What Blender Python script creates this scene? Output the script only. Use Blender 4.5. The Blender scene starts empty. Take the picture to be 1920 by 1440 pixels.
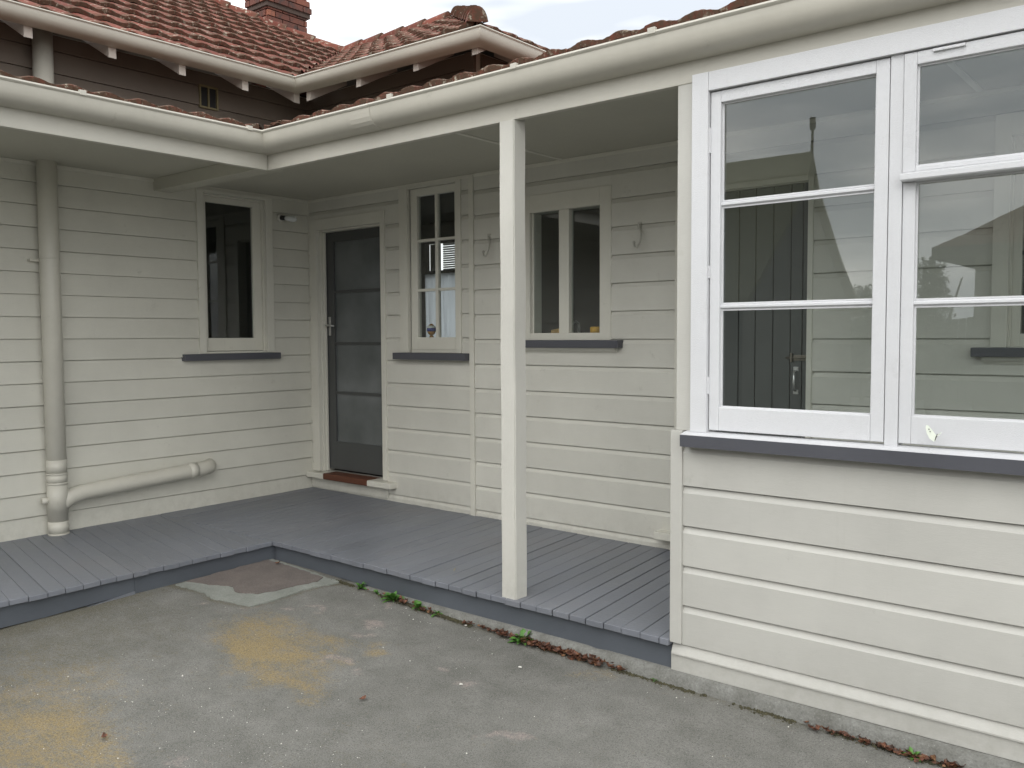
import bpy, bmesh, math, random
import numpy as np
from mathutils import Vector, Matrix

random.seed(7)
C = bpy.context.scene.collection
sc = bpy.context.scene

# ------------------------------------------------------------------ camera
cam_d = bpy.data.cameras.new("camera")
cam = bpy.data.objects.new("camera", cam_d)
C.objects.link(cam)
FW = Vector((-0.6350887, 0.77048578, -0.05490002)).normalized()
RT = Vector((0.77181176, 0.63583217, -0.00490505)).normalized()
UP = RT.cross(FW).normalized()
m = Matrix((RT, UP, -FW)).transposed().to_4x4()
m.translation = Vector((6.02691787, -4.65105163, 1.29224639))
cam.matrix_world = m
cam_d.sensor_width = 36.0
cam_d.lens = 36.0 * 1649.17 / 1920.0
cam_d.clip_start = 0.05
cam_d.clip_end = 2000
sc.camera = cam

# ------------------------------------------------------------------ view / world / sun
sc.view_settings.view_transform = 'Standard'
sc.view_settings.look = 'None'
sc.view_settings.exposure = 0.0
sc.view_settings.gamma = 1.0
sc.view_settings.use_curve_mapping = False

SUN_EL, SUN_AZ = 38.0, 165.0     # azimuth counted clockwise from +Y
world = bpy.data.worlds.new("World")
sc.world = world
world.use_nodes = True
wt = world.node_tree
wt.nodes.clear()
def WN(t, **k):
    n = wt.nodes.new(t)
    for a, b in k.items(): setattr(n, a, b)
    return n
w_out = WN('ShaderNodeOutputWorld')
w_bg = WN('ShaderNodeBackground'); w_bg.inputs['Strength'].default_value = 0.1
w_sky = WN('ShaderNodeTexSky', sky_type='NISHITA', sun_disc=False)
w_sky.sun_elevation = math.radians(SUN_EL); w_sky.sun_rotation = math.radians(SUN_AZ)
w_tc = WN('ShaderNodeTexCoord')
w_sep = WN('ShaderNodeSeparateXYZ')
wt.links.new(w_tc.outputs['Generated'], w_sep.inputs[0])
w_cl = WN('ShaderNodeMath', operation='MAXIMUM'); w_cl.inputs[1].default_value = 0.0
wt.links.new(w_sep.outputs['Z'], w_cl.inputs[0])
# overcast luminance  (1 + 2 sin el) / 3 * K
w_m1 = WN('ShaderNodeMath', operation='MULTIPLY_ADD'); w_m1.inputs[1].default_value = 5.0
wt.links.new(w_cl.outputs[0], w_m1.inputs[0])
w_dot = WN('ShaderNodeVectorMath', operation='DOT_PRODUCT')
w_dot.inputs[1].default_value = (math.sin(math.radians(SUN_AZ)) * 0.85, math.cos(math.radians(SUN_AZ)) * 0.85, 0.5)
wt.links.new(w_tc.outputs['Generated'], w_dot.inputs[0])
w_mr = WN('ShaderNodeMapRange'); w_mr.inputs['From Min'].default_value = -0.5; w_mr.inputs['From Max'].default_value = 1.0
w_mr.inputs['To Min'].default_value = 13.5; w_mr.inputs['To Max'].default_value = 25.0
wt.links.new(w_dot.outputs['Value'], w_mr.inputs[0]); wt.links.new(w_mr.outputs[0], w_m1.inputs[2])
w_map = WN('ShaderNodeMapping'); w_map.inputs['Scale'].default_value = (1.6, 1.6, 6.5); w_map.inputs['Location'].default_value = (3.7, 1.9, 0.6)
wt.links.new(w_tc.outputs['Generated'], w_map.inputs[0])
w_no = WN('ShaderNodeTexNoise'); w_no.inputs['Scale'].default_value = 1.7; w_no.inputs['Detail'].default_value = 4; w_no.inputs['Roughness'].default_value = 0.5
wt.links.new(w_map.outputs[0], w_no.inputs['Vector'])
w_rp = WN('ShaderNodeValToRGB')
w_rp.color_ramp.elements[0].position = 0.40; w_rp.color_ramp.elements[0].color = (0.60, 0.64, 0.69, 1)
w_rp.color_ramp.elements[1].position = 0.60; w_rp.color_ramp.elements[1].color = (1.265, 1.25, 1.215, 1)
wt.links.new(w_no.outputs['Fac'], w_rp.inputs[0])
w_mul = WN('ShaderNodeVectorMath', operation='SCALE')
wt.links.new(w_rp.outputs['Color'], w_mul.inputs[0]); wt.links.new(w_m1.outputs[0], w_mul.inputs['Scale'])
w_mix = WN('ShaderNodeMix', data_type='RGBA'); w_mix.inputs['Factor'].default_value = 0.9
wt.links.new(w_sky.outputs[0], w_mix.inputs['A']); wt.links.new(w_mul.outputs[0], w_mix.inputs['B'])
wt.links.new(w_mix.outputs['Result'], w_bg.inputs['Color'])
wt.links.new(w_bg.outputs[0], w_out.inputs['Surface'])

sun_d = bpy.data.lights.new("sun", 'SUN')
sun_d.energy = 0.7; sun_d.angle = math.radians(55); sun_d.color = (1.0, 0.97, 0.92)
sun = bpy.data.objects.new("sun", sun_d); C.objects.link(sun)
sd = Vector((math.sin(math.radians(SUN_AZ)) * math.cos(math.radians(SUN_EL)),
             math.cos(math.radians(SUN_AZ)) * math.cos(math.radians(SUN_EL)), math.sin(math.radians(SUN_EL))))
sun.rotation_euler = sd.to_track_quat('Z', 'Y').to_euler()

# ------------------------------------------------------------------ materials
def new_mat(name):
    mt = bpy.data.materials.new(name); mt.use_nodes = True
    nt = mt.node_tree
    bs = nt.nodes['Principled BSDF']
    return mt, nt, bs
def N(nt, t, ins=None, **k):
    n = nt.nodes.new(t)
    for a, b in k.items(): setattr(n, a, b)
    if ins:
        for a, b in ins.items(): n.inputs[a].default_value = b
    return n
def pos(nt, scale=(1, 1, 1)):
    g = N(nt, 'ShaderNodeNewGeometry')
    mp = N(nt, 'ShaderNodeMapping', {'Scale': scale})
    nt.links.new(g.outputs['Position'], mp.inputs[0])
    return mp.outputs[0]
def noise(nt, vec, scale, detail=4, rough=0.5):
    n = N(nt, 'ShaderNodeTexNoise', {'Scale': scale, 'Detail': detail, 'Roughness': rough})
    nt.links.new(vec, n.inputs['Vector'])
    return n.outputs['Fac']
def ramp(nt, fac, stops):
    r = N(nt, 'ShaderNodeValToRGB')
    els = r.color_ramp.elements
    while len(els) < len(stops): els.new(0.5)
    for e, (p, c) in zip(els, stops):
        e.position = p; e.color = (c[0], c[1], c[2], 1) if hasattr(c, '__len__') else (c, c, c, 1)
    nt.links.new(fac, r.inputs[0])
    return r.outputs['Color']
def mixc(nt, fac, a, b, mode='MIX'):
    mx = N(nt, 'ShaderNodeMix', data_type='RGBA', blend_type=mode)
    for s, v in (('Factor', fac), ('A', a), ('B', b)):
        i = mx.inputs[s]
        if hasattr(v, 'is_linked') or isinstance(v, bpy.types.NodeSocket): nt.links.new(v, i)
        elif s == 'Factor': i.default_value = v
        else: i.default_value = (v[0], v[1], v[2], 1)
    return mx.outputs['Result']
def bump(nt, bs, h, strength, dist=0.01):
    b = N(nt, 'ShaderNodeBump', {'Strength': strength, 'Distance': dist})
    nt.links.new(h, b.inputs['Height'])
    nt.links.new(b.outputs[0], bs.inputs['Normal'])

def paint(name, col, rough=0.45, stretch=(1, 1, 1), grime=0.35, grime_col=(0.17, 0.16, 0.12), bumps=0.35, lo=0.9, spec=0.35, splash=None, streak=0.07):
    """aged gloss paint on timber: faint brush grain, patchy tone, thin scattered grime"""
    mt, nt, bs = new_mat(name)
    v1 = pos(nt); v2 = pos(nt, stretch)
    big = noise(nt, v1, 1.7, 5, 0.6)
    tone = ramp(nt, big, [(0.3, [c * lo for c in col]), (0.7, [min(1, c * 1.04) for c in col])])
    fine = noise(nt, v2, 26, 5, 0.6)
    tone = mixc(nt, 0.10, tone, ramp(nt, fine, [(0.3, [c * 0.75 for c in col]), (0.7, [min(1, c * 1.1) for c in col])]))
    spots = noise(nt, v1, 9, 8, 0.75)
    gr = ramp(nt, spots, [(0.62, 0.0), (0.78, grime)])
    tone = mixc(nt, gr, tone, grime_col)
    if splash is not None:
        gp = N(nt, 'ShaderNodeNewGeometry'); sz = N(nt, 'ShaderNodeSeparateXYZ'); nt.links.new(gp.outputs['Position'], sz.inputs[0])
        mr = N(nt, 'ShaderNodeMapRange', {'From Min': splash + 0.22, 'From Max': splash, 'To Min': 0.0, 'To Max': 0.28}); nt.links.new(sz.outputs['Z'], mr.inputs[0])
        mm = N(nt, 'ShaderNodeMath', operation='MULTIPLY'); nt.links.new(mr.outputs[0], mm.inputs[0]); nt.links.new(ramp(nt, noise(nt, v1, 13, 7, 0.75), [(0.42, 0.0), (0.68, 1.0)]), mm.inputs[1])
        tone = mixc(nt, mm.outputs[0], tone, (0.24, 0.225, 0.18))
    # faint streaks running down the paint
    stv = noise(nt, pos(nt, (22, 22, 0.8)), 1.6, 5, 0.7)
    tone = mixc(nt, ramp(nt, stv, [(0.60, 0.0), (0.80, streak)]), tone, grime_col)
    oi = N(nt, 'ShaderNodeObjectInfo')
    var = ramp(nt, oi.outputs['Random'], [(0, 0.935), (1, 1.0)])
    tone = mixc(nt, 1.0, tone, var, 'MULTIPLY')
    nt.links.new(tone, bs.inputs['Base Color'])
    rr = ramp(nt, big, [(0.3, rough - 0.08), (0.7, rough + 0.1)])
    nt.links.new(rr, bs.inputs['Roughness'])
    bs.inputs['Specular IOR Level'].default_value = spec
    h = noise(nt, v2, 60, 4, 0.7)
    bump(nt, bs, h, bumps, 0.0025)
    return mt

M = {}
M['boardA'] = paint('cream_board_paint', (0.615, 0.602, 0.53), 0.5, (8, 1, 8), splash=0.0)
M['boardB'] = paint('cream_board_paint_b', (0.615, 0.603, 0.54), 0.5, (1, 8, 8), splash=0.0)
M['boardR'] = paint('cream_board_paint_r', (0.51, 0.502, 0.462), 0.42, (1, 8, 8), grime=0.22, splash=-0.14)
M['boardU'] = paint('eave_shade_board_paint', (0.165, 0.135, 0.108), 0.6, (8, 8, 8))  # brownish upper boards, darkened with the shade under the eave put into the colour
M['trim'] = paint('cream_trim_paint', (0.65, 0.635, 0.56), 0.38, (6, 6, 1))
M['beam'] = paint('cream_beam_paint', (0.56, 0.54, 0.475), 0.42, (1, 1, 8), grime=0.25)
M['post'] = paint('post_paint', (0.61, 0.598, 0.545), 0.45, (6, 6, 1), grime=0.4, bumps=1.0, splash=0.0)
M['white'] = paint('white_window_paint', (0.655, 0.66, 0.672), 0.32, (5, 5, 5), grime=0.22, lo=0.93, bumps=0.9)
M['gutter'] = paint('cream_gutter_paint', (0.52, 0.497, 0.43), 0.36, (1, 1, 1), grime=0.4, bumps=0.12, spec=0.5)
M['ceil'] = paint('ceiling_paint', (0.48, 0.468, 0.395), 0.6, (1, 1, 1), grime=0.25)
M['charcoal'] = paint('charcoal_sill_paint', (0.085, 0.087, 0.10), 0.4, (1, 8, 8), grime=0.1, lo=0.85)
M['fascia'] = paint('grey_fascia_paint', (0.108, 0.12, 0.138), 0.45, (1, 1, 8), grime=0.25, grime_col=(0.16, 0.15, 0.12), lo=0.8, bumps=0.5)
M['door'] = paint('dark_grey_door_paint', (0.075, 0.078, 0.076), 0.4, (6, 6, 1), grime=0.1)
M['plankdoor'] = paint('plank_door_paint', (0.095, 0.10, 0.098), 0.45, (8, 8, 1), grime=0.15)
M['pipe'] = paint('cream_pipe_paint', (0.58, 0.56, 0.485), 0.38, (1, 1, 1), grime=0.4, bumps=0.15, spec=0.5)
M['dark_timber'] = paint('dull_eave_timber', (0.22, 0.18, 0.15), 0.7, (1, 1, 1))
M['rafter'] = paint('rafter_paint', (0.60, 0.55, 0.49), 0.55, (1, 1, 1), grime=0.5, grime_col=(0.3, 0.22, 0.16))
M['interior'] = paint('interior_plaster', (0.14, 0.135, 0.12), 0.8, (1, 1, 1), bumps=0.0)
M['terracotta'] = paint('red_brown_sill_paint', (0.12, 0.045, 0.025), 0.55, (1, 6, 6), grime=0.3, grime_col=(0.06, 0.03, 0.02))

# deck boards: grey blue paint, worn
def deck_mat():
    mt, nt, bs = new_mat('grey_deck_paint')
    v1 = pos(nt); v2 = pos(nt, (7, 7, 7))
    oi = N(nt, 'ShaderNodeObjectInfo')
    base = ramp(nt, oi.outputs['Random'], [(0, (0.150, 0.160, 0.182)), (1, (0.192, 0.203, 0.228))])
    big = noise(nt, v1, 2.2, 6, 0.65)
    base = mixc(nt, 0.5, base, ramp(nt, big, [(0.35, (0.135, 0.142, 0.156)), (0.65, (0.20, 0.212, 0.243))]))
    warm = noise(nt, v1, 1.1, 5, 0.7)
    scuff = noise(nt, pos(nt, (1, 1, 1)), 5.5, 8, 0.8)
    base = mixc(nt, ramp(nt, scuff, [(0.56, 0.0), (0.68, 0.4)]), base, (0.255, 0.26, 0.275))
    base = mixc(nt, ramp(nt, warm, [(0.52, 0.0), (0.7, 0.35)]), base, (0.19, 0.175, 0.158))
    sp = noise(nt, v1, 14, 8, 0.8)
    base = mixc(nt, ramp(nt, sp, [(0.64, 0.0), (0.74, 0.4)]), base, (0.06, 0.055, 0.05))
    dust = noise(nt, v1, 140, 3, 0.7)
    base = mixc(nt, ramp(nt, dust, [(0.6, 0.0), (0.75, 0.3)]), base, (0.24, 0.24, 0.25))
    nt.links.new(base, bs.inputs['Base Color'])
    nt.links.new(ramp(nt, big, [(0.3, 0.36), (0.7, 0.56)]), bs.inputs['Roughness'])
    bs.inputs['Specular IOR Level'].default_value = 0.45
    h = noise(nt, v2, 8, 6, 0.7)
    bump(nt, bs, h, 0.5, 0.004)
    return mt
M['deck'] = deck_mat()

def tile_mat(name='red_roof_tile', k=1.0):
    mt, nt, bs = new_mat(name)
    v = pos(nt)
    oi = N(nt, 'ShaderNodeObjectInfo')
    base = ramp(nt, oi.outputs['Random'], [(0, (0.115 * k, 0.034 * k, 0.024 * k)), (0.5, (0.155 * k, 0.046 * k, 0.032 * k)), (1, (0.195 * k, 0.062 * k, 0.043 * k))])
    n1 = noise(nt, v, 5, 6, 0.7)
    base = mixc(nt, ramp(nt, n1, [(0.45, 0.0), (0.62, 0.55)]), base, (0.11, 0.05, 0.034))
    tc = N(nt, 'ShaderNodeTexCoord')
    sx = N(nt, 'ShaderNodeSeparateXYZ'); nt.links.new(tc.outputs['Object'], sx.inputs[0])
    # moss and grime keep to the exposed front edge of each tile
    fr = N(nt, 'ShaderNodeMapRange', {'From Min': 0.10, 'From Max': 0.01, 'To Min': 0.0, 'To Max': 1.0}); nt.links.new(sx.outputs['Y'], fr.inputs[0])
    n2 = noise(nt, v, 30, 5, 0.7)
    a = N(nt, 'ShaderNodeMath', operation='MULTIPLY'); nt.links.new(fr.outputs[0], a.inputs[0]); nt.links.new(ramp(nt, n2, [(0.35, 0.25), (0.55, 0.95)]), a.inputs[1])
    base = mixc(nt, a.outputs[0], base, (0.085, 0.055, 0.036))
    n3 = noise(nt, v, 22, 6, 0.75)
    n4 = noise(nt, v, 3.2, 3, 0.6)
    b = N(nt, 'ShaderNodeMath', operation='MULTIPLY'); nt.links.new(ramp(nt, n3, [(0.56, 0.0), (0.63, 1.0)]), b.inputs[0]); nt.links.new(ramp(nt, n4, [(0.38, 0.15), (0.62, 1.0)]), b.inputs[1])
    base = mixc(nt, b.outputs[0], base, (0.42, 0.38, 0.30))
    nt.links.new(base, bs.inputs['Base Color'])
    bs.inputs['Roughness'].default_value = 0.9; bs.inputs['Specular IOR Level'].default_value = 0.2
    bump(nt, bs, n2, 0.6, 0.006)
    return mt
M['tile'] = tile_mat()
M['tile_brown'] = tile_mat('brown_roof_tile', 0.45)

def brick_mat():
    mt, nt, bs = new_mat('chimney_brick')
    v = pos(nt)
    oi = N(nt, 'ShaderNodeObjectInfo')
    base = ramp(nt, oi.outputs['Random'], [(0, (0.08, 0.03, 0.022)), (0.6, (0.16, 0.055, 0.036)), (1, (0.27, 0.10, 0.06))])
    n1 = noise(nt, v, 4, 6, 0.7)
    base = mixc(nt, ramp(nt, n1, [(0.48, 0.0), (0.62, 0.8)]), base, (0.035, 0.03, 0.027))
    nt.links.new(base, bs.inputs['Base Color']); bs.inputs['Roughness'].default_value = 0.85
    bump(nt, bs, noise(nt, v, 60, 4, 0.7), 0.6, 0.004)
    return mt
M['brick'] = brick_mat()
M['mortar'] = paint('mortar', (0.085, 0.06, 0.05), 0.9)

def glass_mat(name='window_glass', tint=(0.92, 0.945, 0.94), wav=0.03, rough=0.0):
    mt, nt, bs = new_mat(name)
    nt.nodes.remove(bs)
    out = nt.nodes['Material Output']
    fr = N(nt, 'ShaderNodeFresnel')
    ge = N(nt, 'ShaderNodeNewGeometry')
    io = N(nt, 'ShaderNodeMapRange', {'From Min': 0.0, 'From Max': 1.0, 'To Min': 1.70, 'To Max': 1 / 1.70})   # same reflectance on both faces of the thin sheet
    nt.links.new(ge.outputs['Backfacing'], io.inputs[0]); nt.links.new(io.outputs[0], fr.inputs['IOR'])
    tr = N(nt, 'ShaderNodeBsdfTransparent'); tr.inputs[0].default_value = (*tint, 1)
    gl = N(nt, 'ShaderNodeBsdfAnisotropic' if False else 'ShaderNodeBsdfGlossy', {'Roughness': rough})
    nz = noise(nt, pos(nt, (1, 1, 0.6)), 2.2, 2, 0.4)
    b = N(nt, 'ShaderNodeBump', {'Strength': wav, 'Distance': 0.02}); nt.links.new(nz, b.inputs['Height'])
    nt.links.new(b.outputs[0], gl.inputs['Normal'])
    mx = N(nt, 'ShaderNodeMixShader')
    nt.links.new(fr.outputs[0], mx.inputs[0]); nt.links.new(tr.outputs[0], mx.inputs[1]); nt.links.new(gl.outputs[0], mx.inputs[2])
    nt.links.new(mx.outputs[0], out.inputs['Surface'])
    return mt
M['glass'] = glass_mat()
M['obscure'] = None
def obscure():
    mt, nt, bs = new_mat('obscure_door_glass')
    n = noise(nt, pos(nt), 3, 3, 0.5)
    nt.links.new(ramp(nt, n, [(0.3, (0.075, 0.085, 0.084)), (0.7, (0.15, 0.162, 0.163))]), bs.inputs['Base Color'])
    bs.inputs['Roughness'].default_value = 0.28; bs.inputs['Specular IOR Level'].default_value = 0.8
    bump(nt, bs, noise(nt, pos(nt), 90, 3, 0.5), 0.35, 0.004)
    return mt
M['obscure'] = obscure()

def plain(name, col, rough=0.5, metal=0.0, var=0.15, sc_=20, bmp=0.2, spec=0.4):
    mt, nt, bs = new_mat(name)
    n = noise(nt, pos(nt), sc_, 5, 0.65)
    nt.links.new(ramp(nt, n, [(0.3, [c * (1 - var) for c in col]), (0.7, [min(1, c * (1 + var)) for c in col])]), bs.inputs['Base Color'])
    bs.inputs['Roughness'].default_value = rough; bs.inputs['Metallic'].default_value = metal
    bs.inputs['Specular IOR Level'].default_value = spec
    bump(nt, bs, n, bmp, 0.003)
    return mt
M['steel'] = plain('worn_steel', (0.55, 0.55, 0.54), 0.3, 0.9)
M['black'] = plain('black_fitting', (0.02, 0.02, 0.02), 0.5)
M['brassy'] = plain('aged_bolt_metal', (0.20, 0.18, 0.15), 0.4, 0.7)
M['bulb'] = plain('white_bulb_glass', (0.62, 0.64, 0.63), 0.25, 0, 0.04)
M['hook'] = plain('painted_wire', (0.42, 0.41, 0.36), 0.4)
M['curtain'] = plain('white_net_curtain', (0.62, 0.65, 0.70), 0.9, 0, 0.12, 9)
def curtain_mat():
    mt, nt, bs = new_mat('net_curtain')
    nt.nodes.remove(bs); out = nt.nodes['Material Output']
    d_ = N(nt, 'ShaderNodeBsdfDiffuse'); d_.inputs[0].default_value = (0.6, 0.63, 0.68, 1)
    t_ = N(nt, 'ShaderNodeBsdfTranslucent'); t_.inputs[0].default_value = (0.88, 0.90, 0.92, 1)
    mx = N(nt, 'ShaderNodeMixShader'); mx.inputs[0].default_value = 0.8
    nt.links.new(d_.outputs[0], mx.inputs[1]); nt.links.new(t_.outputs[0], mx.inputs[2]); nt.links.new(mx.outputs[0], out.inputs['Surface'])
    return mt
M['curtain'] = curtain_mat()
M['cream_siding'] = plain('white_siding', (0.78, 0.79, 0.82), 0.6)
M['yellow'] = plain('yellow_plastic', (0.75, 0.40, 0.02), 0.45)
M['sponge'] = plain('tan_sponge', (0.55, 0.33, 0.10), 0.8)
M['terra_gold'] = plain('gold_glaze', (0.45, 0.22, 0.04), 0.3)
M['blue_glaze'] = plain('blue_glaze', (0.05, 0.07, 0.30), 0.25)
M['white_glaze'] = plain('white_glaze', (0.8, 0.8, 0.75), 0.25)
M['vent'] = plain('vent_frame', (0.20, 0.17, 0.09), 0.6)
M['weed'] = plain('weed_leaf', (0.075, 0.185, 0.032), 0.5, 0, 0.35, 40)
M['moss'] = plain('moss_and_soil', (0.06, 0.055, 0.03), 0.9, 0, 0.5, 60, 0.8)
M['deadleaf'] = None
def leaf_mat():
    mt, nt, bs = new_mat('dead_leaf')
    n = noise(nt, pos(nt), 48, 2, 0.5); n2 = noise(nt, pos(nt), 220, 3, 0.6)
    c = ramp(nt, n, [(0.34, (0.05, 0.028, 0.018)), (0.46, (0.11, 0.045, 0.025)), (0.56, (0.17, 0.06, 0.03)), (0.68, (0.24, 0.13, 0.06))])
    c = mixc(nt, ramp(nt, n2, [(0.4, 0.45), (0.6, 0.0)]), c, (0.03, 0.02, 0.014))
    nt.links.new(c, bs.inputs['Base Color']); bs.inputs['Roughness'].default_value = 0.7
    return mt
M['deadleaf'] = leaf_mat()
M['chip'] = plain('pale_stone_chip', (0.62, 0.60, 0.55), 0.6, 0, 0.2, 50)
M['wing'] = plain('white_butterfly_wing', (0.80, 0.84, 0.74), 0.7, 0, 0.04, 60, 0.05)
M['body'] = plain('butterfly_body', (0.10, 0.10, 0.08), 0.7)
M['twig'] = plain('dry_straw', (0.45, 0.36, 0.18), 0.7)
M['olive_iron'] = plain('olive_roof_iron', (0.14, 0.14, 0.08), 0.6, 0, 0.1, 3)
M['n_wall'] = plain('neighbour_wall', (0.16, 0.16, 0.13), 0.8, 0, 0.1, 3)
M['n_dark'] = plain('neighbour_eave', (0.05, 0.048, 0.045), 0.8)
M['foliage'] = plain('shrub_leaf', (0.05, 0.085, 0.03), 0.6, 0, 0.4, 4)
M['bark'] = plain('shrub_bark', (0.09, 0.07, 0.05), 0.9)

def concrete(name, col, col2, s=6):
    mt, nt, bs = new_mat(name)
    v = pos(nt)
    a = noise(nt, v, s, 8, 0.7); b = noise(nt, v, 120, 4, 0.7)
    base = ramp(nt, a, [(0.3, col), (0.7, col2)])
    base = mixc(nt, ramp(nt, b, [(0.35, 0.35), (0.55, 0.0)]), base, [c * 0.4 for c in col])
    base = mixc(nt, ramp(nt, b, [(0.62, 0.0), (0.75, 0.5)]), base, (0.5, 0.5, 0.47))
    nt.links.new(base, bs.inputs['Base Color']); bs.inputs['Roughness'].default_value = 0.9
    bump(nt, bs, b, 0.7, 0.004)
    return mt
M['concrete'] = concrete('concrete_footing', (0.12, 0.118, 0.102), (0.24, 0.24, 0.222), 11)
M['slab_grey'] = concrete('grey_patch_concrete', (0.20, 0.21, 0.185), (0.29, 0.30, 0.27))
M['slab_red'] = concrete('reddish_patch_concrete', (0.125, 0.108, 0.098), (0.185, 0.155, 0.138))

def ground_mat():
    mt, nt, bs = new_mat('weathered_asphalt')
    v = pos(nt)
    at = N(nt, 'ShaderNodeAttribute', attribute_name='stain')
    sp = N(nt, 'ShaderNodeSeparateColor'); nt.links.new(at.outputs['Color'], sp.inputs[0])
    big = noise(nt, v, 0.9, 7, 0.6)
    mid = noise(nt, v, 6, 6, 0.65)
    g1 = noise(nt, v, 160, 4, 0.8)
    g2 = noise(nt, v, 420, 3, 0.8)
    base = ramp(nt, big, [(0.32, (0.132, 0.130, 0.115)), (0.68, (0.245, 0.240, 0.220))])
    base = mixc(nt, 0.45, base, ramp(nt, mid, [(0.34, (0.105, 0.104, 0.088)), (0.66, (0.25, 0.243, 0.222))]))
    # lichen: yellow film broken up by the aggregate
    ln = noise(nt, v, 70, 5, 0.8)
    ln2 = noise(nt, pos(nt, (1.4, 3.2, 1)), 5.5, 6, 0.7)
    def masked(chan, lo, hi, col, k=1.0):
        nonlocal base
        ad0 = N(nt, 'ShaderNodeMath', operation='MULTIPLY_ADD'); ad0.inputs[1].default_value = 1.3; nt.links.new(ln, ad0.inputs[0]); nt.links.new(chan, ad0.inputs[2])
        ad = N(nt, 'ShaderNodeMath', operation='MULTIPLY_ADD'); ad.inputs[1].default_value = 0.7; nt.links.new(ln2, ad.inputs[0]); nt.links.new(ad0.outputs[0], ad.inputs[2])
        hf = N(nt, 'ShaderNodeMath', operation='MULTIPLY'); hf.inputs[1].default_value = 0.5; nt.links.new(ad.outputs[0], hf.inputs[0]); ad = hf
        base = mixc(nt, ramp(nt, ad.outputs[0], [(lo, 0.0), (hi, k)]), base, col)
    masked(sp.outputs['Red'], 0.585, 0.77, (0.33, 0.238, 0.095), 0.82)
    masked(sp.outputs['Green'], 0.61, 0.80, (0.42, 0.34, 0.31), 0.6)
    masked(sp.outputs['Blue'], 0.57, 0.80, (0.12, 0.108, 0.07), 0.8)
    base = mixc(nt, ramp(nt, g1, [(0.38, 0.75), (0.52, 0.0)]), base, (0.07, 0.07, 0.063))
    base = mixc(nt, ramp(nt, g2, [(0.55, 0.0), (0.70, 0.75)]), base, (0.50, 0.50, 0.47))
    nt.links.new(base, bs.inputs['Base Color']); bs.inputs['Roughness'].default_value = 0.85
    bs.inputs['Specular IOR Level'].default_value = 0.3
    bump(nt, bs, g1, 0.8, 0.006)
    return mt
M['ground'] = ground_mat()

# ------------------------------------------------------------------ object helpers
def link(o, parent=None):
    C.objects.link(o)
    if parent is not None: o.parent = parent
    return o
def mesh_obj(name, verts, faces, mat, parent=None, smooth=False, mats=None, fm=None):
    me = bpy.data.meshes.new(name)
    me.from_pydata([tuple(v) for v in verts], [], faces)
    if mats:
        for x in mats: me.materials.append(x)
        if fm is not None: me.polygons.foreach_set('material_index', fm)
    else: me.materials.append(mat)
    if smooth: me.polygons.foreach_set('use_smooth', [True] * len(me.polygons))
    me.update()
    return link(bpy.data.objects.new(name, me), parent)
def bm_obj(name, bm, mat, parent=None, smooth=False, loc=None):
    me = bpy.data.meshes.new(name)
    bm.normal_update()
    bm.to_mesh(me); bm.free()
    me.materials.append(mat)
    if smooth: me.polygons.foreach_set('use_smooth', [True] * len(me.polygons))
    o = bpy.data.objects.new(name, me)
    if loc: o.location = loc
    return link(o, parent)
def tag(o, label=None, cat=None, group=None, kind=None):
    if label: o['label'] = label
    if cat: o['category'] = cat
    if group: o['group'] = group
    if kind: o['kind'] = kind
    return o
def empty(name, loc=(0, 0, 0)):
    o = bpy.data.objects.new(name, None); o.location = loc; o.empty_display_size = 0.2
    return link(o)

def boxes_bm(bl, bevel=0.0):
    bm = bmesh.new()
    for (a, b, c, d, e, f) in bl:
        g = bmesh.ops.create_cube(bm, size=1.0)
        bmesh.ops.scale(bm, vec=(abs(b - a), abs(d - c), abs(f - e)), verts=g['verts'])
        bmesh.ops.translate(bm, vec=((a + b) / 2, (c + d) / 2, (e + f) / 2), verts=g['verts'])
    if bevel:
        bmesh.ops.bevel(bm, geom=bm.edges[:], offset=bevel, segments=2, affect='EDGES', profile=0.6)
    return bm
def box(name, parent, mat, bl, bevel=0.002):
    if not isinstance(bl, list): bl = [bl]
    return bm_obj(name, boxes_bm(bl, bevel), mat, parent)

# wall coordinates: s along the wall, d outwards, z up
class Wall:
    def __init__(self, axis, plane):
        self.axis, self.plane = axis, plane
    def box(self, s0, s1, d0, d1, z0, z1):
        if self.axis == 'x': return (s0, s1, self.plane - d1, self.plane - d0, z0, z1)
        return (self.plane + d0, self.plane + d1, s0, s1, z0, z1)
    def pt(self, s, d, z):
        if self.axis == 'x': return (s, self.plane - d, z)
        return (self.plane + d, s, z)
def wb(W, name, parent, mat, bl, bevel=0.002):
    if not isinstance(bl, list): bl = [bl]
    return box(name, parent, mat, [W.box(*b) for b in bl], bevel)
def extrude_profile(W, name, parent, mat, prof, s0, s1, smooth=False):
    """prof: closed polygon of (d, z) extruded along s"""
    n = len(prof)
    vs = [W.pt(s0, d, z) for d, z in prof] + [W.pt(s1, d, z) for d, z in prof]
    fs = [(i, (i + 1) % n, n + (i + 1) % n, n + i) for i in range(n)]
    fs += [tuple(range(n - 1, -1, -1)), tuple(range(n, 2 * n))]
    me_o = mesh_obj(name, vs, fs, mat, parent, smooth)
    bm = bmesh.new(); bm.from_mesh(me_o.data); bmesh.ops.recalc_face_normals(bm, faces=bm.faces); bm.to_mesh(me_o.data); bm.free()
    return me_o
def clip_poly(poly, a, b, c):
    """keep a*x+b*y<=c"""
    out = []
    for i in range(len(poly)):
        p, q = poly[i], poly[(i + 1) % len(poly)]
        fp, fq = a * p[0] + b * p[1] - c, a * q[0] + b * q[1] - c
        if fp <= 0: out.append(p)
        if (fp < 0 < fq) or (fq < 0 < fp):
            t = fp / (fp - fq); out.append((p[0] + t * (q[0] - p[0]), p[1] + t * (q[1] - p[1])))
    return out

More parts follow.
